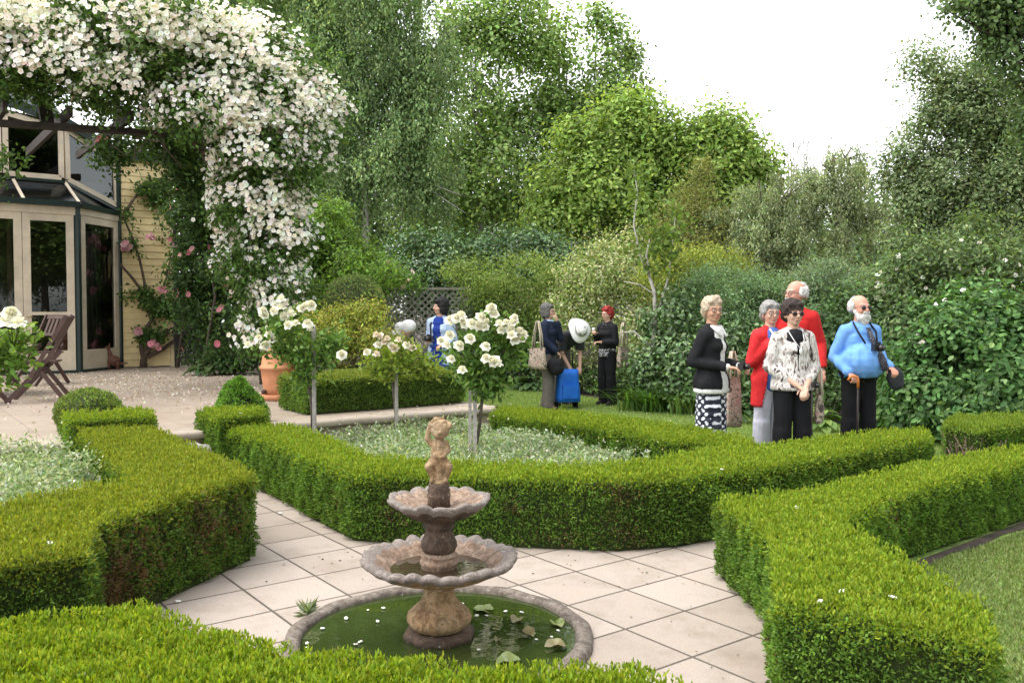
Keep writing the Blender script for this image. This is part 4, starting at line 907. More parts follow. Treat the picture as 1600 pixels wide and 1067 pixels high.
# ------------------------------------------------------------------ trees
def tree(label, base, trunk_h, blobs, n_clump, per, spread, L, W, cols, bark=BARK, r0=.14, weep=0.0, cat="tree", shell=(.35, 1.08), up=.1, group=None, name="tree", lean=(0, 0), stems=1, n6=False, glossy=LEAF):
    root = empty(name, (base[0], base[1], 0)); tag(root, label, cat, group)
    zc = [c[2] for c, r in blobs]; top = max(zc)
    for s_ in range(stems):
        g = G(); pts = []; n = 7; ox = 0 if stems == 1 else RG.uniform(-.6, .6); top_ = top * RG.uniform(.85, 1)
        for i in range(n):
            f = i / (n - 1); pts.append((base[0] + ox * (.3 + f) + lean[0] * f + RG.normal(0, .05) * (i > 0), base[1] + lean[1] * f + RG.normal(0, .05), -.02 + top_ * f))
        tube(g, pts, [r0 * (1 - .8 * i / (n - 1)) * (1.25 if i == 0 else 1) for i in range(n)], 9)
        if s_ == 0:
            for c, r in blobs:
                f = min(.92, max(trunk_h / top, (c[2] - .35 * abs(c[0] - base[0]) - .6) / top)); k = f * (n - 1); i = int(k); p = Vector(pts[i]).lerp(Vector(pts[min(i + 1, n - 1)]), k - i); q = Vector(c)
                tube(g, [p, p.lerp(q, .5) + Vector((0, 0, .12 * (q - p).length)), q], [r0 * (1 - .75 * f) * .55, r0 * .25, r0 * .1], 6)
                for _ in range(3):
                    e = q + Vector(RG.normal(0, .6, 3) * np.array(r)); tube(g, [p.lerp(q, .7), e], [r0 * .16, r0 * .05], 5)
        ppart(g, "trunk", bark, root)
    g = G(); P, D, ci, cc, cu = cloud(blobs, n_clump, per, spread, shell)
    if weep:
        ln = RG.uniform(.2, 1, n_clump) * weep; f = RG.random(len(P)); P[:, :2] = cc[ci, :2] + RG.normal(0, spread * .26, (len(P), 2)) * (1 - .4 * f[:, None]); P[:, 2] = cc[ci, 2] - f * ln[ci] + RG.normal(0, .05, len(P))
        DD = np.c_[RG.normal(0, .45, (len(P), 2)), -RG.uniform(.3, 1.2, len(P))]
    else: DD = D * .5 + RG.normal(0, .6, P.shape) + np.array([0, 0, up])
    k = P[:, 2] > .05; C = pal(cols, len(P), None, .2); C = np.clip(C * (1 + .25 * RG.normal(size=n_clump))[ci][:, None].clip(.5, 1.6), .003, .9)
    N = unit(P - cc[ci] + 1e-4) * .9 + D * .5 + np.array([0, -.05, .55])
    leaves(g, P[k], DD[k], L, W, C[k], n6=n6, nrm=None if weep else N[k]); ppart(g, "crown", glossy, root)
    return root
def tb(px, py, Y, rx, rz, ry=None):
    c = at(px, py, Y); k = Y / FPX; return ((c.x, c.y, c.z), (rx * k, (ry if ry else rx * k * .8), rz * k))
BIRCH = [(0.202, 0.304, 0.135), (0.275, 0.393, 0.174), (0.147, 0.233, 0.108), (0.366, 0.483, 0.231)]
DARKT = [(0.107, 0.176, 0.08), (0.151, 0.234, 0.095), (0.085, 0.131, 0.063)]
POPLAR = [(0.216, 0.341, 0.102), (0.279, 0.424, 0.127), (0.178, 0.271, 0.09), (0.355, 0.472, 0.178)]
MAPLE = [(0.223, 0.343, 0.072), (0.287, 0.415, 0.096), (0.176, 0.271, 0.064), (0.351, 0.462, 0.128)]
GREYG = [(0.244, 0.311, 0.163), (0.314, 0.381, 0.204), (0.185, 0.244, 0.122), (0.4, 0.449, 0.272)]
tree("tall weeping birch with pale trunk behind the bright shrub, left of centre", (gx(571, 22), 22), 3.5,
     [tb(590, 60, 22, 90, 110), tb(640, 130, 22, 75, 110), tb(520, 130, 22.3, 80, 110), tb(600, 220, 21.8, 80, 80), tb(680, 60, 22.4, 45, 80), tb(500, 40, 22.5, 80, 90), tb(560, -80, 22, 130, 110), tb(660, 250, 22, 55, 70), tb(535, 250, 22, 40, 60), tb(450, -60, 22.8, 90, 100)],
     1900, 60, .42, .10, .055, BIRCH, PALEBARK, .13, weep=1.9, shell=(.2, 1.05))
tree("dark drooping tree just right of the white climbing rose", (gx(430, 25), 25), 3, [tb(420, 60, 25, 90, 110), tb(480, 160, 25, 70, 90), tb(400, 180, 25.3, 70, 90), tb(530, 250, 25.5, 70, 90), tb(450, 290, 25, 80, 80), tb(380, 20, 25, 80, 90), tb(470, -60, 25, 110, 100), tb(545, 330, 25, 60, 60)],
     1400, 52, .5, .12, .07, DARKT + BIRCH[:2], BARK, .2, weep=1.6, shell=(.2, 1.05))
tree("dark tall tree half hidden behind the house and the rose", (gx(190, 27), 27), 3, [tb(150, 20, 27, 150, 140), tb(300, 60, 27, 120, 120), tb(60, 0, 27, 140, 140), tb(310, 230, 27, 90, 120), tb(220, -120, 27, 200, 130), tb(330, 340, 27, 60, 70)], 1000, 34, .6, .15, .09, DARKT, BARK, .25)
tree("tall airy pale green poplar with thin stems, highest right of the birch", (gx(760, 30), 30), 3,
     [tb(790, 30, 30, 55, 60), tb(740, 100, 30, 60, 70), tb(820, 110, 30, 55, 60), tb(760, 190, 30, 70, 60), tb(700, 230, 30, 50, 60), tb(830, 210, 30, 50, 55), tb(780, 280, 29.7, 80, 60), tb(850, 40, 30.3, 40, 50), tb(720, 20, 30, 40, 50), tb(690, 330, 30, 70, 60)],
     760, 36, .42, .14, .11, POPLAR, PALEBARK, .12, shell=(.3, 1.12), stems=3, n6=True)
tree("slim poplar with light leaves between two taller poplars", (gx(872, 31), 31), 3, [tb(870, 90, 31, 30, 60), tb(880, 170, 31, 38, 55), tb(860, 240, 31, 45, 55), tb(890, 300, 31, 50, 50), tb(850, 20, 31, 25, 30)], 300, 34, .36, .14, .11, POPLAR, PALEBARK, .1, stems=2, n6=True)
tree("narrow pointed poplar standing out against the white sky", (gx(935, 30), 30), 3, [tb(934, 40, 30, 14, 36), tb(940, 95, 30, 24, 42), tb(930, 160, 30, 32, 45), tb(950, 230, 30, 40, 50), tb(965, 70, 30, 16, 28)], 250, 34, .3, .14, .11, POPLAR, PALEBARK, .08, stems=2, n6=True)
tree("short narrow poplar on the sky side of the poplar row", (gx(990, 30.5), 30.5), 3, [tb(985, 80, 30.5, 12, 26), tb(1000, 120, 30.5, 18, 24), tb(985, 165, 30.5, 26, 36), tb(1000, 220, 30.5, 35, 45)], 170, 34, .28, .14, .11, POPLAR, PALEBARK, .08, stems=1, n6=True)
tree("broad bright green maple in the middle distance", (gx(960, 25), 25), 2,
     [tb(990, 195, 25, 45, 35), tb(1030, 215, 25, 45, 40), tb(930, 245, 25, 60, 40), tb(985, 270, 25, 70, 45), tb(880, 300, 24.6, 55, 40), tb(940, 330, 24.6, 70, 45), tb(1030, 300, 25, 50, 45), tb(850, 360, 24.6, 60, 40), tb(1000, 170, 25, 25, 20)],
     820, 40, .3, .16, .09, MAPLE, BARK, .18)
tree("smaller bright green maple beside the sky gap", (gx(1130, 25), 25), 2, [tb(1110, 200, 25, 28, 28), tb(1145, 215, 25, 30, 32), tb(1180, 240, 25, 28, 28), tb(1120, 255, 25, 45, 35), tb(1175, 280, 25, 40, 32), tb(1090, 235, 25, 30, 30), tb(1140, 310, 25, 50, 30)], 460, 40, .28, .16, .09, MAPLE, BARK, .14)
tree("yellowish feathery conifer below the bright maples", (gx(1085, 22), 22), 1, [tb(1085, 300, 22, 35, 40), tb(1060, 350, 22, 45, 40), tb(1110, 360, 22, 45, 40), tb(1075, 395, 22, 60, 35)], 420, 46, .16, .09, .03, [(.26, .29, .09), (.32, .33, .12), (.19, .22, .07)], BARK, .1)
tree("grey green weeping pear with arching crown under the sky gap", (gx(1300, 22), 22), 1.5, [tb(1300, 260, 22, 45, 35), tb(1340, 290, 22, 45, 45), tb(1260, 300, 22, 50, 45), tb(1310, 340, 22, 60, 45), tb(1370, 330, 22, 40, 45), tb(1330, 232, 22, 25, 14)], 560, 46, .26, .085, .035, GREYG, BARK, .15, weep=.9)
tree("low grey green willow left of the weeping pear", (gx(1190, 21.5), 21.5), 1, [tb(1190, 310, 21.5, 45, 35), tb(1150, 345, 21.5, 45, 35), tb(1225, 345, 21.5, 45, 40), tb(1240, 285, 21.5, 25, 20), tb(1190, 385, 21.5, 70, 35)], 480, 44, .24, .09, .035, GREYG, BARK, .12, weep=.7)
tree("big grey green elm at the right edge of the sky gap", (gx(1520, 16), 16), 1.5,
     [tb(1500, 130, 16, 60, 45), tb(1560, 180, 16, 70, 60), tb(1470, 200, 16, 60, 50), tb(1430, 270, 16, 50, 50), tb(1500, 290, 15.8, 80, 60), tb(1580, 300, 15.6, 80, 70), tb(1440, 340, 16, 60, 45), tb(1530, 390, 15.6, 90, 55), tb(1440, 95, 16, 28, 22), tb(1620, 230, 16, 70, 90), tb(1410, 235, 16, 28, 24)],
     1700, 46, .17, .075, .045, [(.19, .27, .12), (.24, .32, .16), (.14, .20, .09), (.30, .36, .2)], BARK, .17, up=-.1)
tree("dark leafy tree reaching in at the top right corner", (gx(1640, 13), 13), 2.5, [tb(1570, 20, 13, 55, 40), tb(1620, 70, 13, 80, 60), tb(1540, -20, 13, 60, 40), tb(1585, 110, 13, 40, 30), tb(1640, -60, 13, 110, 80), tb(1660, 170, 13, 70, 60), tb(1510, 8, 13, 26, 14)], 620, 40, .15, .075, .055, [(.15, .24, .09), (.2, .29, .12), (.11, .17, .07)], BARK, .14)
for i, (px, Yd, rx, top, lab) in enumerate([(640, 36, 170, 215, "dark background tree deep behind the birch trunk"), (800, 38, 150, 230, "dark background tree showing between poplar stems"), (960, 37, 150, 260, "dark background tree below the bright maple"), (1120, 36, 130, 300, "dark background tree behind the yellowish conifer"), (1260, 38, 120, 300, "dark background tree behind the willow and pear"), (1420, 32, 130, 280, "dark background tree left of the big elm"), (480, 34, 160, 260, "dark background tree behind the bright shrub and the white rose")]):
    c = [tb(px, top + 60, Yd, rx * .7, 55), tb(px - rx * .5, top + 120, Yd, rx * .6, 60), tb(px + rx * .5, top + 115, Yd, rx * .6, 60), tb(px, top + 180, Yd - 1, rx, 70)]
    tree(lab, (gx(px, Yd), Yd), 1, c, 520, 30, .55, .19, .12, DARKT + POPLAR[2:3], BARK, .2, group="background trees")
# bare far tree tops
bt = empty("bare_tree", (gx(1240, 45), 45, 0)); tag(bt, "leafless twiggy tree top far off in the sky gap", "tree")
g = G()
for px, t in [(1225, 195), (1233, 200), (1240, 192), (1248, 205), (1256, 198), (1262, 210), (1300, 190)]:
    b = at(px + RG.uniform(-6, 6), 330, 45); e = at(px, t, 45); tube(g, [b, b.lerp(e, .5) + Vector((RG.normal(0, .1), 0, 0)), e], [.06, .04, .012], 5)
    for _ in range(5): f = RG.uniform(.4, .9); p = b.lerp(e, f); tube(g, [p, p + Vector((RG.normal(0, .35), 0, RG.uniform(.3, 1)))], [.02, .006], 4)
ppart(g, "trunk", PALEBARK, bt)

# ------------------------------------------------------------------ shrubs and border plants
def sb(px, py, Y, rx, rz, ry=.6): c = at(px, py, Y); return ((c.x, c.y, max(c.z, .05)), (rx / FPX * Y, ry, rz / FPX * Y))
shrubby("leafy_shrub", "tall fresh green shrub between the white rose and the birch trunk", [sb(510, 360, 17.5, 45, 35), sb(530, 410, 17.5, 50, 45), sb(485, 395, 17.8, 40, 45), sb(570, 430, 17, 45, 35), sb(480, 460, 17.5, 50, 50), sb(540, 480, 17.3, 60, 50)], 700, 30, .16, .10, .045, [(.13, .23, .035), (.17, .28, .05), (.10, .17, .03), (.06, .10, .025)], up=.6, stem=[((gx(510, 17.5), 17.5, 0), (gx(510, 17.5), 17.5, 2.6), .06)])
shrubby("camellia_shrub", "dark glossy evergreen shrub above the trellis fence", [sb(650, 420, 19.5, 60, 45), sb(720, 410, 19.5, 60, 40), sb(800, 400, 19.8, 70, 40), sb(620, 460, 19.3, 50, 50), sb(860, 430, 19.5, 60, 50), sb(740, 470, 19.4, 90, 50)], 800, 26, .17, .10, .06, [(.035, .075, .03), (.05, .095, .035), (.08, .13, .05)], GLOSSLEAF)
shrubby("climbing_rose", "pink rose sprays topping the left end of the grey trellis", [sb(600, 418, 18, 22, 16, .3), sb(630, 436, 17.8, 22, 14, .3), sb(585, 440, 18, 25, 22, .3), sb(650, 444, 17.7, 14, 8, .2)], 110, 20, .1, .07, .04, ROSEG, cat="climbing rose", flowers=(40, .05, [(.72, .45, .42), (.8, .62, .55), (.66, .3, .33)], 7))
shrubby("feathery_shrub", "light green feathery shrub spilling over the trellis behind the roses", [sb(760, 440, 17.2, 55, 28, .5), sb(830, 430, 17.2, 60, 30, .5), sb(880, 450, 17.2, 40, 35, .5), sb(790, 480, 17.25, 70, 35, .5), sb(850, 500, 17.25, 60, 40, .5), sb(720, 425, 17.2, 30, 16, .4)], 620, 34, .11, .07, .022, [(.15, .22, .05), (.19, .26, .06), (.11, .165, .04), (.24, .29, .09)], up=-.1)
shrubby("leafy_shrub", "shaded green shrub between the trellis fence and the navy sweater woman", [sb(790, 540, 17.1, 40, 45, .5), sb(830, 560, 17.1, 50, 45, .5), sb(760, 510, 17.3, 40, 40, .4)], 330, 28, .13, .08, .045, [(.05, .085, .03), (.07, .11, .04), (.035, .06, .02)])
shrubby("variegated_shrub", "cream variegated loose shrub behind the red haired woman", [sb(930, 430, 16.6, 45, 40), sb(975, 410, 16.6, 40, 40), sb(900, 490, 16.4, 40, 50), sb(960, 490, 16.4, 60, 55), sb(915, 560, 16.4, 60, 50), sb(990, 540, 16.0, 45, 55), sb(1000, 450, 16.6, 35, 40)], 800, 30, .15, .065, .036, [(.36, .38, .22), (.28, .33, .14), (.13, .19, .06), (.17, .24, .07), (.45, .45, .3)], up=.3)
shrubby("domed_shrub", "rounded blue green shrub behind the blazer woman", [sb(1140, 455, 13.8, 62, 42, .7), sb(1100, 470, 13.8, 40, 40, .6), sb(1180, 475, 13.8, 45, 42, .6), sb(1140, 520, 13.6, 80, 50, .7)], 900, 36, .09, .06, .02, [(.095, .155, .075), (.12, .19, .09), (.07, .12, .055), (.16, .22, .12)], up=.5)
shrubby("domed_shrub", "pale blue green shrub behind the man in red", [sb(1290, 450, 13.2, 55, 36, .6), sb(1250, 470, 13.4, 45, 40, .6), sb(1335, 470, 13, 45, 40, .6), sb(1290, 510, 13.0, 75, 45, .6)], 800, 36, .09, .06, .02, [(.12, .18, .10), (.15, .21, .12), (.09, .14, .07), (.2, .25, .16)], up=.5)
shrubby("leafy_shrub", "dark green shrub with broad leaves left of the blazer woman", [sb(1060, 510, 13.4, 45, 45, .5), sb(1090, 560, 13.0, 45, 50, .5), sb(1050, 580, 13.2, 50, 45, .5), sb(1140, 580, 12.8, 45, 55, .5), sb(1200, 580, 12.6, 60, 60, .5)], 640, 26, .12, .085, .05, [(.045, .085, .03), (.065, .115, .04), (.03, .055, .02), (.09, .14, .05)], GLOSSLEAF)
shrubby("leafy_shrub", "dense green shrub between the group and the bearded man", [sb(1270, 560, 11.9, 45, 45, .4), sb(1300, 520, 12.1, 50, 40, .4), sb(1370, 530, 11.9, 50, 50, .4), sb(1340, 500, 12.2, 40, 40, .4), sb(1390, 570, 11.5, 35, 50, .4)], 620, 26, .11, .065, .04, [(.05, .09, .035), (.07, .12, .045), (.035, .06, .025)])
shrubby("yellow_shrub", "low yellow green shrub top between conifer and domed shrub", [sb(1075, 405, 16, 50, 22), sb(1110, 420, 15.6, 50, 25), sb(1040, 430, 15.6, 40, 30)], 330, 34, .13, .065, .03, [(.19, .23, .04), (.24, .27, .05), (.13, .17, .035)], up=.4)
VB = [sb(1500, 560, 10.3, 75, 60, .7), sb(1570, 540, 10.4, 70, 65, .7), sb(1440, 590, 10.4, 45, 55, .5), sb(1500, 640, 10.0, 85, 45, .6), sb(1590, 620, 9.9, 60, 55, .6), sb(1450, 650, 10.2, 45, 30, .4), sb(1530, 490, 10.8, 70, 40, .6), sb(1400, 620, 10.6, 30, 50, .35)]
shrubby("viburnum_shrub", "large spreading viburnum with a few white flowers, right of the bearded man", VB, 1150, 24, .10, .085, .05, [(.045, .10, .03), (.065, .13, .04), (.03, .065, .02), (.10, .17, .06)], up=-.15, n6=True, flowers=(60, .04, [(.78, .76, .7)], 5))
shrubby("philadelphus_shrub", "tall arching shrub with white flower sprays above the viburnum", [sb(1440, 430, 12, 60, 50, .6), sb(1510, 420, 12, 70, 50, .6), sb(1580, 440, 12, 70, 55, .6), sb(1470, 490, 11.8, 60, 45, .6), sb(1400, 470, 12.2, 40, 45, .5), sb(1560, 380, 12.4, 60, 50, .6), sb(1610, 500, 11.6, 50, 60, .6), sb(1420, 530, 11.6, 40, 40, .5)], 1000, 28, .13, .075, .04, [(.06, .095, .035), (.08, .125, .045), (.045, .07, .028), (.12, .16, .07)], flowers=(150, .03, [(.72, .68, .6), (.78, .74, .66)], 5))
shrubby("white_rose_spray", "single white rose bloom standing out in the shrub above the bearded man", [sb(1377, 437, 11.9, 8, 8, .05), sb(1375, 455, 11.95, 10, 12, .05)], 8, 10, .05, .06, .04, ROSEG, flowers=(14, .05, [(.84, .82, .78)], 7), cat="rose bush")
shrubby("leafy_shrub", "green shrub glimpsed through the lattice screen beside the house", [sb(300, 400, 20.5, 60, 60), sb(340, 470, 20.5, 60, 60), sb(290, 500, 20.5, 50, 60), sb(320, 330, 20.5, 50, 50)], 420, 26, .22, .13, .075, [(.06, .11, .035), (.08, .14, .045), (.045, .08, .03)])
# small pale trunked tree with sparse leaves
st = empty("sapling", (gx(1018, 13.4), 13.4, 0)); tag(st, "slender young tree with pale crooked trunk and sparse leaves, in the border", "tree")
g = G()
def pl(*q): return [at(x, y, 13.4 + (i % 2) * .05) for i, (x, y) in enumerate(q)]
for q, r in ((pl((1017, 590), (1016, 560), (1022, 530), (1024, 490), (1022, 455), (1014, 430), (1010, 400), (1018, 360)), [.05, .045, .04, .036, .03, .025, .018, .01]), (pl((1020, 545), (1005, 530), (990, 518), (968, 520)), [.025, .02, .015, .008]), (pl((1022, 500), (1034, 470), (1045, 430), (1052, 370), (1056, 330)), [.02, .018, .015, .01, .006]), (pl((1014, 432), (1000, 400), (990, 350), (996, 300), (990, 260)), [.018, .015, .012, .009, .005]), (pl((1022, 460), (1000, 445), (975, 440)), [.014, .01, .006])):
    tube(g, q, r, 7)
ppart(g, "trunk", PALEBARK, st)
g = G(); P, D, ci, cc, cu = cloud([sb(990, 300, 13.4, 14, 40, .2), sb(1052, 350, 13.4, 20, 30, .2), sb(1015, 380, 13.4, 30, 40, .25), sb(1040, 410, 13.4, 25, 30, .2), sb(1000, 270, 13.4, 18, 14, .15)], 90, 9, .07, (.2, 1.1)); leaves(g, P, D + RG.normal(0, .6, P.shape) + np.array([0, 0, .4]), .09, .05, pal([(.15, .23, .05), (.2, .29, .07), (.1, .16, .04)], len(P)), n6=True); ppart(g, "crown", LEAF, st)
# strap leaved clumps, hostas and low border leaves
def strap(label, c, n, h, spread, cols, name="strap_plant", w=.03):
    g = G()
    for i in range(n):
        a = RG.uniform(0, 6.28); l = h * RG.uniform(.7, 1.15); o = RG.uniform(.15, 1) * spread; p = np.array([c[0] + RG.normal(0, spread * .35), c[1] + RG.normal(0, .12), 0]); d = np.array([math.cos(a), math.sin(a), 0]); s = np.array([-d[1], d[0], 0]) * w / 2; V = []
        for k in range(6):
            f = k / 5; q = p + d * o * f ** 1.4 + np.array([0, 0, l * (f - .42 * f ** 3)]); ww = (1 - f ** 2.2) * (.6 + .4 * min(1, f * 4)); V += [q - s * ww, q + s * ww + np.array([0, 0, .004])]
        g.add(V, [(2 * k, 2 * k + 1, 2 * k + 3, 2 * k + 2) for k in range(5)], pal(cols, 1)[0], smooth=True)
    return tag(g.obj(name, LEAF), label, "plant")
strap("dark green strap leaved clump at the foot of the pale sapling", (gx(1020, 13.0), 13.0), 300, .55, .55, [(.08, .17, .035), (.11, .22, .05), (.055, .12, .026)])
strap("smaller strap leaved clump just left of the blazer woman", (gx(1066, 12.7), 12.7), 120, .5, .34, [(.11, .19, .045), (.14, .23, .055)])
strap("yellowing strap leaves in the shade behind the blazer woman", (gx(1075, 12.9), 12.9), 50, .85, .3, [(.3, .28, .06), (.14, .19, .05)])
def hosta(label, c, r, n, cols, h=.3):
    g = G()
    for i in range(n):
        a = RG.uniform(0, 6.28); f = math.sqrt(RG.random()); d = np.array([math.cos(a), math.sin(a), 0]); L = r * RG.uniform(.45, .65); base = np.array([c[0], c[1], 0]) + d * r * f * .7 + np.array([0, 0, h * (1 - .7 * f)]); s = np.array([-d[1], d[0], 0]); dd = d * 1.0 + np.array([0, 0, .35 - .6 * f]); V = []
        for k in range(5):
            t = k / 4; q = base + dd * L * t + np.array([0, 0, -.3 * L * t * t]); w = L * .34 * math.sin(math.pi * min(.97, .12 + t * .86)); V += [q - s * w + np.array([0, 0, .25 * w]), q, q + s * w + np.array([0, 0, .25 * w])]
        cc_ = pal(cols, 1)[0]; g.add(V, [(k * 3 + j, k * 3 + j + 1, k * 3 + j + 4, k * 3 + j + 3) for k in range(4) for j in (0, 1)], cc_, smooth=True)
    return tag(g.obj("hosta", LEAF), label, "plant", "hostas in the border")
HG = [(.16, .25, .06), (.2, .3, .08), (.11, .19, .04)]; HD = [(.05, .10, .035), (.07, .13, .045), (.09, .15, .05)]
for lab, px, Yh, r, c in [("light green hosta between the group and the bearded man", 1285, 10.9, .30, HG), ("light green hosta tucked close behind the print blouse woman", 1262, 11.2, .2, HG), ("dark hosta in the border left of the navy sweater woman", 800, 17.0, .42, HD), ("dark hosta at the border edge, leftmost beside the lawn", 770, 17.4, .42, HD), ("dark hosta close to the navy sweater woman's tote bag", 832, 16.5, .36, HD), ("green hosta just left of the red jacket woman's legs", 1160, 11.7, .25, HD + HG[:1]), ("dark hosta at the base of the house rose on the terrace", 325, 0, .36, HD), ("grey green hosta beside the terrace jar under the white rose", 352, 0, .3, HD)]:
    if Yh: hosta(lab, (gx(px, Yh), Yh), r, 46, c)
    else:
        o = hosta(lab, (gx(px, 15.2), 15.2), r, 46, c); o.location.z = ZT
for lab, px, Yh, rx in [("low dark border foliage under the variegated shrub", 905, 16.2, 60), ("low dark border foliage behind the red haired woman", 990, 15.2, 50), ("low foliage at the edge of the lawn behind the blazer woman", 1130, 12.7, 50), ("low foliage at the lawn edge before the viburnum", 1420, 10.9, 55), ("low foliage behind the bearded man", 1330, 11.4, 50)]:
    shrubby("border_plant", lab, [sb(px, 600, Yh, rx * .7, 28, .3), sb(px - rx * .6, 610, Yh, rx * .5, 22, .3), sb(px + rx * .6, 612, Yh - .1, rx * .5, 22, .3)], 170, 22, .09, .075, .04, [(.05, .09, .03), (.075, .13, .04), (.035, .06, .02)], cat="plant")
# nandina in a dark bowl on the terrace
nb = Vector((gx(535, 10.9), 10.9, ZT)); g = G(); lathe(g, [(.0, 0), (.2, 0), (.26, .1), (.30, .3), (.33, .36), (.34, .40), (.32, .41), (.29, .36), (.0, .34)], 40); pb = g.obj("planter_bowl", pm("dark_glazed_pot", (.018, .017, .018), 6, .35, .1), loc=nb); tag(pb, "dark round planter bowl behind the terrace hedge", "planter")
shrubby("nandina_shrub", "yellow green feathery nandina growing from the dark planter bowl", [sb(500, 520, 10.9, 45, 30, .35), sb(545, 520, 10.9, 45, 32, .35), sb(590, 540, 10.9, 40, 28, .35), sb(520, 555, 10.9, 55, 26, .35), sb(470, 530, 10.9, 30, 30, .3), sb(570, 500, 10.9, 30, 20, .3)], 520, 30, .08, .055, .02, [(.25, .29, .05), (.20, .26, .045), (.30, .31, .06), (.15, .21, .04), (.27, .23, .07)], stem=[(tuple(nb + Vector((dx, 0, .3))), tuple(nb + Vector((dx * 3, 0, .9))), .012) for dx in (-.1, -.03, .05, .12)])
# terracotta jar on its saucer
TCOT = pm("terracotta", [(.3, (.40, .16, .075)), (.6, (.52, .23, .11)), (.8, (.45, .24, .15))], 5, .75, .2)
jp = at0(436, 624, ZT); ja = empty("terracotta_jar", jp); tag(ja, "tall terracotta jar with a banded waist on a round saucer, at the terrace edge", "jar")
g = G(); lathe(g, [(.0, 0), (.2, 0), (.225, .015), (.235, .07), (.225, .075), (.21, .05), (.0, .045)], 48); g.obj("saucer", TCOT, ja)
g = G(); lathe(g, [(.0, .05), (.165, .05), (.19, .15), (.21, .28), (.222, .385), (.238, .39), (.24, .42), (.225, .43), (.215, .44), (.2, .54), (.165, .64), (.13, .70), (.135, .73), (.12, .74), (.1, .7), (.0, .6)], 56); g.obj("jar_body", TCOT, ja)
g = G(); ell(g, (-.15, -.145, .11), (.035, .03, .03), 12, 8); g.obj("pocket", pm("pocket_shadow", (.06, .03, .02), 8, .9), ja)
# petals scattered over the terrace
g = G(); n = 9000; pp = sample_poly(terr, n * 3); wgt = np.exp(-((pp[:, 1] - 13.2) / 2.4) ** 2) * (pp[:, 0] > -9); k = RG.random(len(pp)) < wgt; pp = pp[k][:n]
leaves(g, np.c_[pp, np.full(len(pp), ZT + .006)], np.c_[RG.normal(0, 1, (len(pp), 2)), RG.uniform(-.05, .25, len(pp))], .035, .026, pal([(.62, .56, .5), (.7, .66, .6), (.5, .40, .34), (.36, .27, .22)], len(pp), None, .1)); tag(g.obj("fallen_petals", PETAL), kind='stuff')
g = G(); n = 500; pp = sample_poly([(-.3, 9.8), (2, 7.4), (4.5, 7.2), (5.2, 10.6), (2, 13), (-.5, 15)], n); leaves(g, np.c_[pp, np.full(n, .025)], RG.normal(0, 1, (n, 3)), .028, .02, pal([(.7, .66, .5), (.5, .42, .25)], n)); tag(g.obj("fallen_petals", PETAL), kind='stuff')
# unseen tree copies added out of frame so the panes reflect foliage, not sky
for i, (x, y) in enumerate([(-4, -14), (13, -3), (17, 3), (14, -10), (11.5, .5), (20, -2), (10, -2.6), (13.5, -6)]):
    o = copy_tree(bpy.data.objects["tree"] if i % 2 else bpy.data.objects["tree.008"]); b = bpy.data.objects["tree" if i % 2 else "tree.008"].location
    if i > 5: COL.objects.unlink(o) if False else None; o.scale = (1.7, 1.7, 1.1)
    o.location = (x, y, -1.5); tag(o, "unseen tree added out of frame to darken the pane reflections", "tree", "unseen trees added for reflections")

# ------------------------------------------------------------------ people
def skin_mat(name, c): return pm(name, [(.3, tuple(x * .86 for x in c)), (.55, c), (.8, (min(1, c[0] * 1.08), c[1] * .9, c[2] * .86))], 14, .55, .08, .001, spec=.3)
SKIN = skin_mat("skin", (.56, .34, .25)); RUDDY = skin_mat("ruddy_skin", (.58, .29, .21)); TAN = skin_mat("tanned_skin", (.48, .27, .18))
EYEM = pm("eye_dark", (.025, .02, .018), 5, .2, 0); LIPM = pm("lip", (.40, .15, .13), 6, .5, 0); LENS = pm("dark_lens", (.02, .014, .016), 4, .15, 0, spec=.6)
FRAMEM = pm("spectacle_frame", (.10, .045, .04), 5, .35, 0); WHITEEYE = pm("eye_white", (.7, .66, .6), 5, .4, 0)
def cloth(name, stops, scale=9, rough=.85, b=.25): return pm(name, stops, scale, rough, b, .003, bscale=240, spec=.2)
def hairm(name, c): return pm(name, [(.3, tuple(x * .55 for x in c)), (.7, tuple(min(1, x * 1.25) for x in c))], 60, .6, .8, .006, spec=.3)
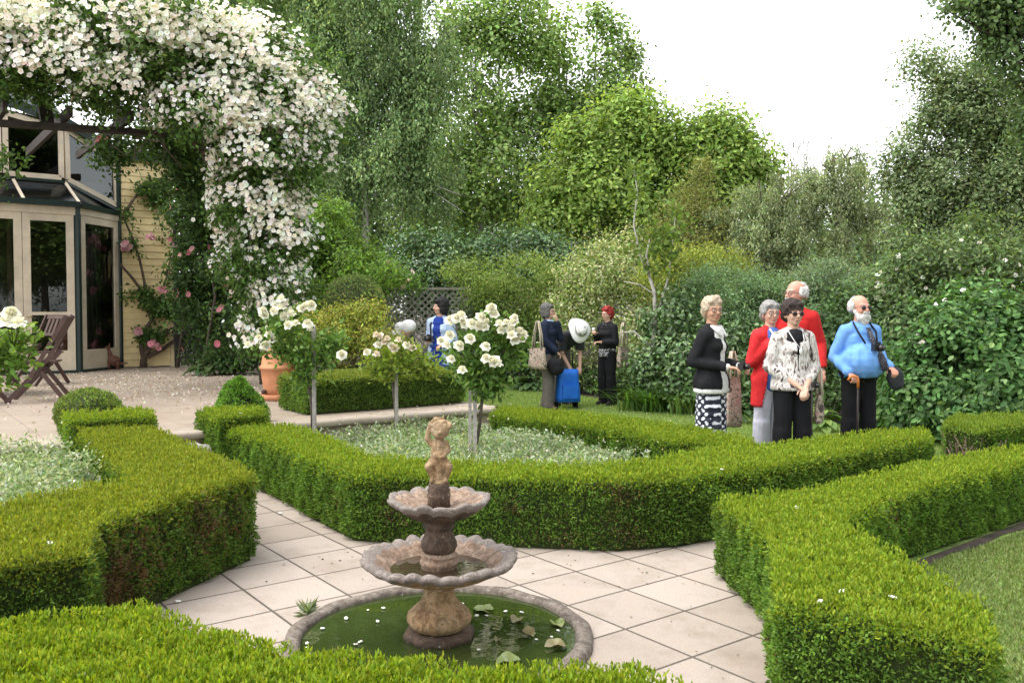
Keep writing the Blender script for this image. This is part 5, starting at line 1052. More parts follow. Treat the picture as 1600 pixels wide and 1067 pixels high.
class Fig:
    """a person 1.65 m tall in local axes: x = their left, -y = forward, z up; scaled to height"""
    def __init__(s, label, x, y, h, face, yaw=0, nod=0, skin=SKIN, girth=1.0, group=None, tilt=0, sw=1.0):
        s.k = h / 1.65; s.root = None; s.skin = skin; s.yaw = math.radians(yaw); s.nod = math.radians(nod); s.loc = (x, y, 0); s.face = math.radians(face); s.g = girth; s.sw = sw; s.label = label
        s.HM = Matrix.Translation((0, -.01, 1.43)) @ Matrix.Rotation(s.yaw, 4, 'Z') @ Matrix.Rotation(s.nod, 4, 'X') @ Matrix.Rotation(math.radians(tilt), 4, 'Y') @ Matrix.Translation((0, .01, -1.43))
        s.bend = None
    def hp(s, p): return tuple(s.HM @ Vector(p))
    def post(s, g):
        if s.bend:
            a, z0 = s.bend
            out = []
            for v in g.v:
                v = v.copy(); f = np.clip((v[:, 2] - z0 + .08) / .22, 0, 1); ang = f * a; y = v[:, 1].copy(); z = v[:, 2] - z0
                v[:, 1] = y * np.cos(ang) - z * np.sin(ang); v[:, 2] = z0 + y * np.sin(ang) + z * np.cos(ang); out.append(v)
            g.v = out
        g.xf(Matrix.Diagonal((s.k, s.k, s.k, 1))); return g
    def fin(s, o, first=False):
        if first:
            o.location = s.loc; o.rotation_euler = (0, 0, s.face); s.root = o; tag(o, s.label, "person", None)
        else: o.parent = s.root
        return o
    def add(s, g, name, mat, voxel=.010, smooth=3, cut=None, thick=0, namp=.002, nsc=30, fold=None):
        o = soft(s.post(g), name, voxel * s.k, smooth, mat, None, namp, nsc, cut, thick=thick, fold=fold); return s.fin(o)
    def raw(s, g, name, mat): o = s.post(g).obj(name, mat); return s.fin(o)
    # -------- anatomy
    def hand(s, g, w, e, spread=.5, curl=.8, flip=1):
        """palm and five fingers continuing the forearm e->w; curl in radians, flip turns palm side"""
        w = Vector(w); d = (w - Vector(e)).normalized(); up = Vector((0, 0, 1)) if abs(d.z) < .85 else Vector((0, -1, 0)); sd_ = d.cross(up).normalized() * flip; pn = sd_.cross(d).normalized() * flip
        pc = w + d * .045; R = Matrix((sd_, d, pn)).transposed(); ell(g, pc, (.037, .05, .016), 10, 8, R)
        for i, (o_, L) in enumerate(((-.028, .062), (-.009, .074), (.010, .07), (.027, .055))):
            k = w + d * .085 + sd_ * o_; c1 = curl * .6; a = k + (d * math.cos(c1) - pn * math.sin(c1)) * L * .5; c2 = curl * 1.5; b = a + (d * math.cos(c2) - pn * math.sin(c2)) * L * .5
            capsule(g, k, a, .0095, .0088, 7); capsule(g, a, b, .0088, .0075, 7)
        t0 = w + d * .03 - sd_ * .03; t1 = t0 + (d * .6 - sd_ * .7 - pn * .3).normalized() * .035; t2 = t1 + (d * .85 - sd_ * .25 - pn * .45).normalized() * .03; capsule(g, t0, t1, .012, .0105, 7); capsule(g, t1, t2, .0105, .0085, 7)
    def shoulders(s, g, p):
        x = .132 * s.sw; capsule(g, (-x, 0, 1.31), (x, 0, 1.31), .046 + p, .046 + p)
        for q in (-1, 1): capsule(g, (.02 * q, .008, 1.365), (x * q, 0, 1.315), .036 + p, .042 + p)
    def body(s, arms, legs, bust=0, voxel=.0075, belly=0):
        """arms: {side: (elbow, wrist, curl, flip)}; legs: {side: (knee, ankle, toe)}"""
        arms = {q: ((e[0] * .86 * (.9 + .1 * s.sw), e[1], e[2]), w_, c_, f_) for q, (e, w_, c_, f_) in arms.items()}
        s.arms = arms; s.legs = legs; g = G(); G_ = s.g
        ell(g, (0, 0, .93), (.145 * G_, .10 * G_, .12)); ell(g, (0, 0, 1.06), (.12 * G_, .09 * G_, .14)); ell(g, (0, 0, 1.22), (.132 * G_, .098, .14)); s.shoulders(g, 0)
        if bust: ell(g, (0, -.045, 1.2), (.115, .068, .075))
        if belly: ell(g, (0, -.08 * belly, 1.04), (.17 * G_, .16 * belly, .17))
        capsule(g, (0, .008, 1.34), s.hp((0, -.005, 1.47)), .056, .05)
        for sd_, (e, w_, curl, fl) in arms.items():
            sh = (.142 * sd_ * s.sw, 0, 1.312); capsule(g, sh, e, .043, .034); capsule(g, e, w_, .034, .025); s.hand(g, w_, e, curl=curl, flip=fl)
        for sd_, (kn, an, toe) in legs.items():
            capsule(g, (.075 * sd_, 0, .88), kn, .078, .05); capsule(g, kn, an, .05, .034); capsule(g, an, toe, .036, .026)
        hg = G(); ell(hg, (0, .008, 1.56), (.074, .093, .092), 18, 12); ell(hg, (0, -.022, 1.515), (.064, .07, .088), 16, 12); ell(hg, (0, -.052, 1.452), (.034, .032, .026)); ell(hg, (0, -.035, 1.462), (.05, .045, .03))
        capsule(hg, (0, -.088, 1.545), (0, -.108, 1.508), .009, .0145); ell(hg, (-.011, -.098, 1.503), (.008, .009, .007), 8, 6); ell(hg, (.011, -.098, 1.503), (.008, .009, .007), 8, 6)
        for q in (-1, 1): ell(hg, (.073 * q, .005, 1.522), (.012, .02, .033), 8, 8); ell(hg, (.035 * q, -.068, 1.502), (.022, .018, .02)); capsule(hg, (.012 * q, -.086, 1.556), (.045 * q, -.07, 1.558), .010, .009)
        ell(hg, (0, -.084, 1.475), (.024, .012, .014)); hg.xf(s.HM)
        for v, (f, c, m, sm) in zip(hg.v, hg.f): pass
        base = g.n
        for v in hg.v: g.v.append(v)
        for f, c, m, sm in hg.f: g.f.append((f + base, c, m, sm))
        g.n += hg.n
        o = soft(s.post(g), "person", voxel * s.k, 3, s.skin, None); s.fin(o, True)
        # face details
        for q in (-1, 1):
            e = G(); ell(e, (.031 * q, -.084, 1.533), (.013, .006, .0065), 10, 8); e.xf(s.HM); eo = s.raw(e, "eye", WHITEEYE)
            e = G(); ell(e, (.031 * q, -.0885, 1.533), (.006, .003, .006), 8, 6); e.xf(s.HM); io = s.raw(e, "iris", EYEM); io.parent = eo
        m = G(); capsule(m, (-.019, -.0935, 1.474), (.019, -.0935, 1.474), .0045, .0045, 8); m.xf(s.HM); s.raw(m, "mouth", LIPM)
        return o
    def brows(s, c):
        for q in (-1, 1): e = G(); capsule(e, (.014 * q, -.096, 1.561), (.047 * q, -.077, 1.563), .0045, .003, 6); e.xf(s.HM); s.raw(e, "eyebrow", c)
    def glasses(s, sun=False, mat=None):
        g = G(); l = G()
        for q in (-1, 1):
            c = Vector((.033 * q, -.101, 1.531)); pts = [c + Vector((.024 * math.cos(t * .5236), abs(math.cos(t * .5236)) * .004, .018 * math.sin(t * .5236))) for t in range(13)]
            tube(g, pts, .0028, 5); V = [tuple(p) for p in pts[:-1]]; l.add(V, [tuple(range(12))]) if False else ell(l, tuple(c), (.023, .0015, .0175), 12, 6)
            tube(g, [(.057 * q, -.098, 1.535), (.076 * q, -.06, 1.537), (.079 * q, .01, 1.535)], .0026, 5)
        tube(g, [(-.009, -.104, 1.535), (0, -.108, 1.537), (.009, -.104, 1.535)], .0028, 5); g.xf(s.HM); l.xf(s.HM)
        o = s.raw(g, "glasses", mat or FRAMEM)
        if sun: q = s.raw(l, "lens", LENS); q.parent = o; q.matrix_parent_inverse = Matrix.Identity(4)
        return o
    def hair(s, mat, kind="short", vol=1.0):
        g = G(); a = .012 * vol
        if kind == "bald":
            for k in range(13): t = math.radians(-5 + 190 * k / 12); ell(g, (.074 * math.cos(t), .012 + .088 * math.sin(t), 1.545), (.017 + a * .6, .018 + a * .6, .05 + .012 * math.sin(t)))
            ell(g, (0, .05, 1.615), (.05, .055, .03))
        else:
            ell(g, (0, .022, 1.578), (.079 + a, .093 + a, .085 + a), 18, 12); ell(g, (0, .05, 1.52), (.075 + a * .8, .062 + a, .075))
            for q in (-1, 1): ell(g, (.064 * q, .012, 1.55), (.023 + a * .6, .05, .05)); ell(g, (.035 * q, -.055, 1.612), (.04, .034, .026 + a * .3))
            if kind == "bob":
                for q in (-1, 1): ell(g, (.07 * q, .0, 1.50), (.026, .052, .075)); capsule(g, (.066 * q, -.02, 1.55), (.068 * q, -.025, 1.45), .026, .016)
                ell(g, (0, .06, 1.475), (.08, .05, .06)); ell(g, (0, -.066, 1.598), (.052, .03, .028))
            if kind == "quiff": ell(g, (.0, -.04, 1.645), (.05, .04, .026)); ell(g, (.03, -.01, 1.655), (.045, .045, .025))
        g.xf(s.HM); return s.add(g, "hair", mat, .0085, 1, namp=.006 * vol, nsc=75)
    # -------- clothes
    def top(s, mat, name="jumper", hem=.9, pad=.016, sleeve=1.0, bust=0, open_=None, collar=True, flare=1.0, belly=0, cut2=None, folds=.0045, voxel=.011, sl_pad=None):
        g = G(); G_ = s.g; p = pad
        n = max(14, int((1.3 - hem) / .022))
        for i in range(n):
            z = hem + (1.26 - hem) * i / (n - 1); rx = float(np.interp(z, [.6, .92, 1.05, 1.22, 1.3], [.15, .15, .128, .136, .13])) * G_ + p; ry = float(np.interp(z, [.6, .92, 1.05, 1.22, 1.3], [.108, .108, .094, .1, .085])) * (G_ if z < 1.15 else 1) + p
            if z < 1.0: k_ = 1 + (flare - 1) * min(1, (1.0 - z) / .12); rx *= k_; ry *= k_
            ell(g, (0, 0, z), (rx, ry, .05), 20, 8)
        s.shoulders(g, p); ell(g, (0, .008, 1.375), (.064 + p * .4, .058 + p * .4, .026))
        if not open_: ell(g, (0, -.03, 1.345), (.085, .068, .05)); ell(g, (0, -.05, 1.30), (.09, .06, .06))
        if bust: ell(g, (0, -.05, 1.205), (.118 + p, .066 + p, .075))
        if belly: ell(g, (0, -.08 * belly, 1.03), (.175 * G_ + p, .16 * belly + p, .18))
        sp = sl_pad or p
        for sd_, (e, w_, curl, fl) in s.arms.items():
            sh = Vector((.142 * sd_ * s.sw, 0, 1.312)); e = Vector(e); w_ = Vector(w_); capsule(g, sh, e, .044 + sp, .036 + sp)
            if sleeve > 0: q = e.lerp(w_, sleeve); capsule(g, e, q, .036 + sp, .029 + sp * .9)
        def cut(c, nrm):
            c = c / s.k
            if c.z < hem - .02 : return True
            if open_ and c.y < -.02 and abs(c.x - open_[2] if len(open_) > 2 else c.x) < open_[0] + (open_[1] - open_[0]) * max(0, (1.3 - c.z) / .45) and abs(c.x) < .16 and c.z < 1.45: return True
            if cut2 and cut2(c): return True
            return False
        def fold(co): q = co.copy(); q[:, 2] = q[:, 2] * .55 + .5 * q[:, 0]; return folds * (1.25 * sn(q, 30, 4) * (1 + .9 * sn(co, 8, 2)) + .8 * np.abs(sn(q, 52, 1)))
        return s.add(g, name, mat, voxel, 3, cut, .006, namp=.001, fold=fold)
    def hood(s, mat):
        g = G(); ell(g, (0, .03, 1.55), (.10, .11, .13)); ell(g, (0, .05, 1.42), (.11, .08, .09)); g.xf(s.HM); s.add(g, 'hood', mat, .01, 2)
    def collar(s, mat):
        g = G(); tube(g, [(.062 * math.cos(t * .5236) , .008 + .062 * math.sin(t * .5236), 1.392 - .016 * max(0, -math.sin(t * .5236))) for t in range(13)], .017, 7, cap=False); s.raw(g, 'collar', mat)
    def trousers(s, mat, pad=.02, waist=1.0, hemz=.06, flare=1.0, belly=0, name="trousers"):
        g = G(); G_ = s.g; ell(g, (0, 0, .93), (.148 * G_ + pad * .5, .104 * G_ + pad * .5, .115)); ell(g, (0, 0, waist - .02), (.13 * G_ + pad * .4, .095 * G_ + pad * .4, .06))
        if belly: ell(g, (0, -.03 * belly, .93), (.165 * G_ + pad, .13 * G_, .10))
        for sd_, (kn, an, toe) in s.legs.items():
            h = Vector((.075 * sd_, 0, .88)); kn = Vector(kn); an = Vector(an); capsule(g, h, kn, .08 * (.7 + .3 * G_) + pad * .8, .055 + pad); q = an.copy(); q.z = max(hemz, an.z - .01); capsule(g, kn, q, .06 + pad, (.048 + pad) * flare)
        def fold(co): return .006 * sn(co * np.array([1, 1, .5]), 24, 7)
        return s.add(g, name, mat, .011, 3, lambda c, n: c.z / s.k < hemz - .02, fold=fold)
    def skirt(s, mat, waist=1.0, hemz=.40, r0=.17, r1=.19):
        g = G(); n = 10
        for i in range(n): f = i / (n - 1); z = waist - .03 - (waist - hemz - .05) * f; ell(g, (0, 0, z), (r0 + (r1 - r0) * f, (r0 + (r1 - r0) * f) * .82, .07), 20, 8)
        def fold(co): return .010 * np.sin(np.arctan2(co[:, 1], co[:, 0]) * 9 + co[:, 2] * 3) * np.clip((waist - co[:, 2]) * 1.6, 0, 1)
        return s.add(g, "skirt", mat, .011, 3, lambda c, n: c.z / s.k < hemz, .005, fold=fold)
    def shoes(s, mat):
        for sd_, (kn, an, toe) in s.legs.items():
            g = G(); an = Vector(an); toe = Vector(toe); h = an.copy(); h.z = .04; t = toe.copy(); t.z = .035; capsule(g, h + Vector((0, .02, 0)), t, .042, .036); ell(g, tuple((h + t) / 2 + Vector((0, 0, .01))), (.04, .06, .045)); s.add(g, "shoe", mat, .009, 2, lambda c, n: c.z / s.k < .002)
    def strap(s, pts, r, mat, name="strap"): g = G(); tube(g, pts, r, 6); return s.raw(g, name, mat)
    def world(s, p):
        v = Vector(p) * s.k; return Matrix.Rotation(s.face, 3, 'Z') @ v + Vector(s.loc)
STAND = {-1: ((-.095, -.01, .47), (-.10, .02, .08), (-.115, -.11, .03)), 1: ((.095, -.01, .47), (.10, .02, .08), (.115, -.11, .03))}
STRIDE = {-1: ((-.09, -.05, .47), (-.10, -.06, .08), (-.11, -.19, .03)), 1: ((.095, .02, .47), (.10, .09, .08), (.115, -.04, .03))}
BLACK = cloth("black_wool", (.012, .012, .014)); NAVY = cloth("navy_knit", (.014, .02, .042)); BLKTR = cloth("black_trouser_cloth", (.009, .009, .011)); RED = cloth("red_fleece", [(.3, (.50, .018, .022)), (.7, (.68, .035, .04))]); REDK = cloth("red_knit", [(.3, (.42, .014, .014)), (.7, (.55, .025, .025))])
WHITEC = cloth("white_cotton", (.74, .73, .72)); LAV = cloth("lavender_cotton", (.50, .49, .58)); BLUET = cloth("blue_tee", (.07, .14, .42)); BLUESH = cloth("sky_blue_shirt", [(.3, (.12, .29, .66)), (.7, (.18, .37, .76))]); PALEBL = cloth("pale_blue_cotton", (.42, .52, .70)); ROYAL = cloth("royal_blue_cotton", (.018, .045, .27)); GREYTR = cloth("grey_brown_trouser", (.12, .105, .095)); DKGREY = cloth("dark_grey_fleece", (.035, .037, .042))
SHOE = cloth("dark_shoe_leather", (.02, .016, .014), 6, .5); BROWNSH = cloth("brown_shoe_leather", (.09, .06, .045), 6, .6); CAMBLK = pm("camera_body", (.012, .012, .013), 5, .4, .05)
def pattern(name, kind):
    m, n, b, o = newmat(name); b.inputs['Roughness'].default_value = .8; tc = n.nodes.new("ShaderNodeTexCoord"); mp = n.nodes.new("ShaderNodeMapping"); n.links.new(tc.outputs['Object'], mp.inputs[0])
    if kind == 'damask':
        w1 = n.nodes.new("ShaderNodeTexWave"); w1.inputs['Scale'].default_value = 8.5; w1.inputs['Distortion'].default_value = 1.2; w1.bands_direction = 'DIAGONAL'; w2 = n.nodes.new("ShaderNodeTexWave"); w2.inputs['Scale'].default_value = 8.5; w2.inputs['Distortion'].default_value = 1.2; w2.bands_direction = 'DIAGONAL'
        m2 = n.nodes.new("ShaderNodeMapping"); m2.inputs['Scale'].default_value = (-1, -1, 1); n.links.new(tc.outputs['Object'], m2.inputs[0]); n.links.new(mp.outputs[0], w1.inputs[0]); n.links.new(m2.outputs[0], w2.inputs[0])
        mu = n.nodes.new("ShaderNodeMath"); mu.operation = 'MULTIPLY'; n.links.new(w1.outputs['Fac'], mu.inputs[0]); n.links.new(w2.outputs['Fac'], mu.inputs[1]); v = n.nodes.new("ShaderNodeTexVoronoi"); v.inputs['Scale'].default_value = 60; n.links.new(mp.outputs[0], v.inputs['Vector']); ad = n.nodes.new("ShaderNodeMath"); ad.operation = 'MULTIPLY_ADD'; n.links.new(v.outputs['Distance'], ad.inputs[0]); ad.inputs[1].default_value = -.35; n.links.new(mu.outputs[0], ad.inputs[2])
        c = ramp(n, [(.10, (.012, .014, .03)), (.14, (.62, .64, .70)), (.6, (.7, .72, .78))], ad.outputs[0])
    elif kind == 'blouse':
        mp.inputs['Scale'].default_value = (1, 1, .45); f = noise(n, 15, 3, .6, mp.outputs[0], 1.5); c = ramp(n, [(.38, (.025, .02, .025)), (.43, (.22, .16, .14)), (.48, (.58, .55, .53)), (.54, (.68, .66, .64)), (.58, (.33, .27, .25)), (.63, (.5, .46, .44)), (.67, (.05, .04, .05))], f)
    elif kind == 'tote':
        f = noise(n, 17, 3, .6, mp.outputs[0], 1.0); c = ramp(n, [(.38, (.05, .035, .03)), (.45, (.30, .25, .19)), (.52, (.42, .37, .3)), (.57, (.28, .12, .11)), (.62, (.38, .33, .26)), (.66, (.08, .08, .05))], f)
    elif kind == 'hem':
        v = n.nodes.new("ShaderNodeTexVoronoi"); v.inputs['Scale'].default_value = 42; n.links.new(mp.outputs[0], v.inputs['Vector']); c = ramp(n, [(.35, (.62, .6, .62)), (.45, (.03, .03, .04))], v.outputs['Distance'])
    else:
        v = n.nodes.new("ShaderNodeTexVoronoi"); v.inputs['Scale'].default_value = 90; n.links.new(mp.outputs[0], v.inputs['Vector']); c = ramp(n, [(.2, (.35, .35, .4)), (.3, (.02, .02, .03))], v.outputs['Distance'])
    n.links.new(c, b.inputs['Base Color']); return m
DAMASK = pattern("damask_cloth", 'damask'); BLOUSE = pattern("printed_blouse", 'blouse'); TOTEM = pattern("floral_tote_canvas", 'tote'); HEMM = pattern("patterned_hem", 'hem'); TIEM = pattern("dotted_tie", 'tie')
GREYH = hairm("grey_hair", (.30, .29, .28)); WHITEH = hairm("white_hair", (.62, .60, .57)); BLONDE = hairm("blonde_grey_hair", (.50, .40, .29)); DARKH = hairm("dark_brown_hair", (.035, .022, .018)); BLACKH = hairm("black_hair", (.012, .010, .010)); REDH = hairm("red_dyed_hair", (.30, .022, .02)); DGREYH = hairm("dark_grey_hair", (.11, .105, .10))

def camera_obj(label, p, rz, s=1.0, lens=.05):
    o = empty("camera_device", p, rz); o.name = "hand_camera"; tag(o, label, "camera"); g = G(); box(g, (0, 0, 0), (.12 * s, .055 * s, .078 * s)); box(g, (0, 0, .05 * s), (.05 * s, .045 * s, .026 * s)); box(g, (-.045 * s, -.028 * s, 0), (.028 * s, .02 * s, .07 * s)); g.obj("camera_body", CAMBLK, o)
    g = G(); tube(g, [(0.01 * s, -.025 * s, 0), (.01 * s, (-.03 - lens) * s, 0)], .032 * s, 14); tube(g, [(.01 * s, (-.03 - lens) * s, 0), (.01 * s, (-.032 - lens) * s, 0)], .027 * s, 14); g.obj("lens", LENS, o); return o
def tote(label, p, rz, w=.34, h=.32, d=.09, handle=.5, mat=None, hmat=None):
    o = empty("tote_bag", p, rz); tag(o, label, "bag"); g = G(); V = []; F = []; n = 20; rows = 8
    for i in range(rows + 1):
        f = i / rows; z = -h + h * f
        for j in range(n):
            a = 2 * math.pi * j / n; k = (abs(math.cos(a)) ** .5 * (1 if math.cos(a) > 0 else -1), abs(math.sin(a)) ** .6 * (1 if math.sin(a) > 0 else -1)); bulge = math.sin(math.pi * min(1, .25 + f * .75)) * .7 + .3
            V.append((k[0] * w / 2 * (1.0 - .12 * f + .02 * math.sin(f * 7)), k[1] * d / 2 * bulge + .006 * math.sin(j * 1.3 + i), z + .008 * math.sin(j * 1.1)))
    for i in range(rows):
        for j in range(n): F.append((i * n + j, i * n + (j + 1) % n, (i + 1) * n + (j + 1) % n, (i + 1) * n + j))
    F.append(tuple(range(n - 1, -1, -1))); g.add(V, F, smooth=True); g.obj("bag_body", mat or TOTEM, o)
    for q in (-1, 1):
        g = G(); tube(g, [(-w * .25, q * d * .28, -.02), (-w * .2, q * d * .2, handle * .5), (-.02, q * .012, handle), (w * .02, q * .012, handle), (w * .2, q * d * .2, handle * .5), (w * .25, q * d * .28, -.02)], .012, 6); g.obj("handle", hmat or pm("bag_handle_cloth", (.42, .36, .28), 9, .85, .1), o)
    return o

# 1 blazer woman, turned to the right, head to the camera, camera in hands
Y = 7.8; a = Fig("woman in black blazer and patterned skirt with short blonde hair, holding a camera", gx(1112, Y), Y, 1.63, 50, yaw=-32, skin=TAN)
a.body({-1: ((-.225, .09, 1.07), (-.09, -.20, 1.03), 1.0, 1), 1: ((.22, .06, 1.07), (.10, -.22, 1.03), 1.0, -1)}, {-1: ((-.06, 0, .47), (-.07, .02, .08), (-.08, -.11, .03)), 1: ((.06, .0, .47), (.07, .03, .08), (.085, -.1, .03))}, bust=1)
a.skirt(DAMASK, .98, .40, .16, .165); a.top(WHITEC, "white_shirt", .805, .014, .98, 1, flare=1.22, sl_pad=.006)
a.top(BLACK, "blazer", .84, .024, .9, 1, open_=(.035, .07), flare=1.18, sl_pad=.016); a.hair(BLONDE, "quiff"); a.glasses(); a.brows(BLONDE); a.shoes(SHOE)
g = G()
for q in (-1, 1): tube(g, [(.06 * q, .03, 1.395), (.075 * q, -.05, 1.385), (.05 * q, -.125, 1.30)], [.017, .02, .01], 6)
a.raw(g, "collar", WHITEC)
camera_obj("small black camera held by the woman in the black blazer", a.world((0.0, -.30, 1.035)), a.face, .78)
# 2 red jacket woman
Y = 8.3; a = Fig("grey haired woman in open red jacket and pale lavender trousers", gx(1203, Y), Y, 1.60, 22, yaw=-12)
a.body({-1: ((-.23, .02, 1.06), (-.05, -.15, 1.29), 1.4, 1), 1: ((.23, .05, 1.06), (.24, -.08, .85), .6, -1)}, STAND, bust=1)
a.trousers(LAV, .022, flare=1.1); a.top(BLUET, "blue_top", .80, .012, .0, 1); a.top(RED, "red_jacket", .64, .024, .72, 1, open_=(.05, .12), flare=1.12); a.hair(GREYH); a.glasses(); a.brows(GREYH); a.shoes(SHOE)
g = G(); tube(g, [(-.07, -.085, 1.385), (-.06, -.13, 1.33), (-.02, -.14, 1.25)], .008, 6); a.raw(g, "lanyard", WHITEC)
# 3 print blouse woman
Y = 7.65; a = Fig("dark haired woman in printed white blouse and black trousers, hands clasped", gx(1239, Y), Y, 1.60, 6, yaw=4, girth=1.1)
a.body({-1: ((-.25, .02, 1.05), (-.02, -.17, .885), .9, 1), 1: ((.25, .02, 1.05), (.045, -.185, .875), 1.0, -1)}, STAND, bust=1)
a.trousers(BLKTR, .024, flare=1.15); a.top(cloth("black_vest", (.012, .012, .014)), "black_vest", .95, .014, 0, 1); a.top(BLOUSE, "printed_blouse", .86, .020, .55, 1, open_=(.022, -.015), flare=1.1); a.hair(DARKH, vol=1.5); a.glasses(True); a.brows(DARKH); a.shoes(SHOE)
g = G(); tube(g, [(-.07, -.04, 1.39), (-.05, -.13, 1.30), (0, -.165, 1.22), (.05, -.13, 1.30), (.07, -.04, 1.39)], .004, 5); ell(g, (0, -.17, 1.2), (.014, .006, .03), 8, 6); a.raw(g, "necklace", WHITEC)
camera_obj("dark compact camera hanging at the print blouse woman's wrist", a.world((.10, -.25, .90)), a.face + .3, .55, .02)
tote("floral tote bag hanging low behind the print blouse woman", a.world((.27, .02, .80)), a.face + 1.1, .2, .26, .08, .22)
tote("floral tote bag beside the blazer woman, in front of the border", Vector((gx(1146, 8.6), 8.6, .86)), .4, .19, .50, .1, .25)
# 4 man in red jumper
Y = 8.9; a = Fig("tall white haired man in red jumper standing behind two women, face turned left", gx(1242, Y), Y, 1.82, -30, yaw=-38, skin=RUDDY, girth=1.0, sw=1.08)
a.body({-1: ((-.25, .05, 1.06), (-.26, -.10, .85), .6, 1), 1: ((.25, .05, 1.06), (.26, -.10, .85), .6, -1)}, STAND); a.trousers(GREYTR); a.collar(REDK); a.top(REDK, "red_jumper", .88, .020, .95); a.hair(WHITEH, "bald", 1.3); a.glasses(); a.brows(WHITEH); a.shoes(SHOE)
g = G(); capsule(g, (-.018, -.1, 1.488), (.018, -.1, 1.488), .010, .010, 8); a.hp; g.xf(a.HM); a.raw(g, "moustache", WHITEH)
# 5 bearded man
Y = 8.25; a = Fig("stout bearded man in blue shirt and black trousers leaning on a cane", gx(1343, Y), Y, 1.66, 12, yaw=6, skin=RUDDY, girth=1.2, sw=1.1)
a.body({-1: ((-.262, .06, 1.07), (-.19, -.13, .93), 1.5, 1), 1: ((.262, .05, 1.07), (.215, -.16, .98), 1.2, -1)}, STAND, belly=.9)
a.trousers(BLKTR, .018, .95, belly=.55, flare=1.15); a.collar(BLUESH); a.top(BLUESH, "blue_shirt", .90, .016, .95, belly=.9, folds=.006); a.hair(WHITEH, "bald", 1.0); a.glasses(True); a.brows(WHITEH); a.shoes(SHOE)
g = G(); ell(g, (0, -.062, 1.425), (.058, .04, .066)); ell(g, (0, -.082, 1.45), (.045, .026, .04)); ell(g, (0, -.055, 1.385), (.042, .034, .05)); capsule(g, (-.026, -.1, 1.489), (.026, -.1, 1.489), .011, .011)
for q in (-1, 1): capsule(g, (.064 * q, -.02, 1.50), (.045 * q, -.06, 1.43), .022, .03)
g.xf(a.HM); a.add(g, "beard", WHITEH, .0085, 1, namp=.006, nsc=80)
g = G(); hexa(g, [(-.02, -.125, 1.34), (.025, -.125, 1.34), (.02, -.118, 1.34), (-.02, -.118, 1.34)], (0, -.045, -.10)) ; V = []
prof = [(-.10, 1.345), (-.135, 1.25), (-.175, 1.16), (-.222, 1.07), (-.238, 1.0), (-.23, .95)]
for i, (y, z) in enumerate(prof): w_ = .02 + .018 * min(1, i / 3); x = .02 + .02 * i; V += [(x - w_, y, z), (x + w_, y, z)]
g = G(); g.add(V, [(2 * i, 2 * i + 1, 2 * i + 3, 2 * i + 2) for i in range(5)], smooth=True); o = a.raw(g, "necktie", TIEM); md = o.modifiers.new("t", 'SOLIDIFY'); md.thickness = .008
g = G(); tube(g, [(-.085, -.02, 1.40), (-.09, -.11, 1.31), (-.05, -.17, 1.20)], .009, 6); tube(g, [(.085, -.02, 1.40), (.105, -.10, 1.31), (.07, -.175, 1.20)], .009, 6); a.raw(g, "camera_strap", BLACK)
camera_obj("black camera hanging on the bearded man's chest", a.world((.03, -.235, 1.165)), a.face, .85)
cn = empty("walking_cane", a.world((-.175, -.25, 0))); tag(cn, "dark walking cane with orange wooden crook under the bearded man's hand", "cane")
hz = .885 * a.k; g = G(); tube(g, [(0, 0, 0), (0, 0, hz - .09)], .011, 8); g.obj("cane_shaft", cloth("cane_black", (.02, .014, .012), 6, .4), cn); g = G(); tube(g, [(0, 0, hz - .09), (0, 0, hz - .02), (-.01, .0, hz + .012), (-.04, .01, hz + .022), (-.07, .01, hz + .012), (-.09, .01, hz - .02)], .013, 8); g.obj("cane_handle", pm("orange_wood", (.52, .16, .035), 8, .4, .1), cn)
g = G(); ell(g, (0, 0, 0), (.08, .06, .10)); ell(g, (.02, .01, -.06), (.075, .06, .075)); o = soft(g, "cloth_hat", .012, 2, DKGREY, None, .008, 25); o.name = "shoulder_bag"; o.location = a.world((.25, -.19, .89)); tag(o, "soft dark bag hanging from the bearded man's left hand", "bag")
# 6 navy sweater woman in profile, hand at her face
Y = 13.3; a = Fig("grey haired woman in navy sweater and grey trousers with one hand at her face", gx(856, Y), Y, 1.63, 62, yaw=14)
a.body({-1: ((-.22, -.03, 1.08), (-.09, -.18, .92), .8, 1), 1: ((.17, -.14, 1.12), (.05, -.135, 1.36), 1.0, -1)}, STRIDE, bust=1)
a.trousers(GREYTR, .026, flare=1.1); a.top(NAVY, "navy_sweater", .88, .022, .95, 1); a.hair(DGREYH, "bob", 1.0); a.glasses(); a.shoes(BROWNSH)
g = G(); tube(g, [(-.08, -.02, 1.39), (0, -.09, 1.385), (.08, -.02, 1.39), (0, .07, 1.40), (-.08, -.02, 1.39)], .017, 6); a.raw(g, "collar", PALEBL)
tote("beige floral tote bag on the navy sweater woman's shoulder", a.world((-.30, .03, .98)), a.face + 1.3, .34, .32, .10, .40)
g = G(); ell(g, (0, 0, 0), (.13, .08, .12)); ell(g, (.02, 0, -.05), (.12, .085, .10)); o = soft(g, "round_handbag", .012, 2, BLACK, None, .004, 20); o.name = "handbag"; o.location = a.world((-.16, -.2, .70)); tag(o, "round black handbag at the navy sweater woman's hip", "bag")
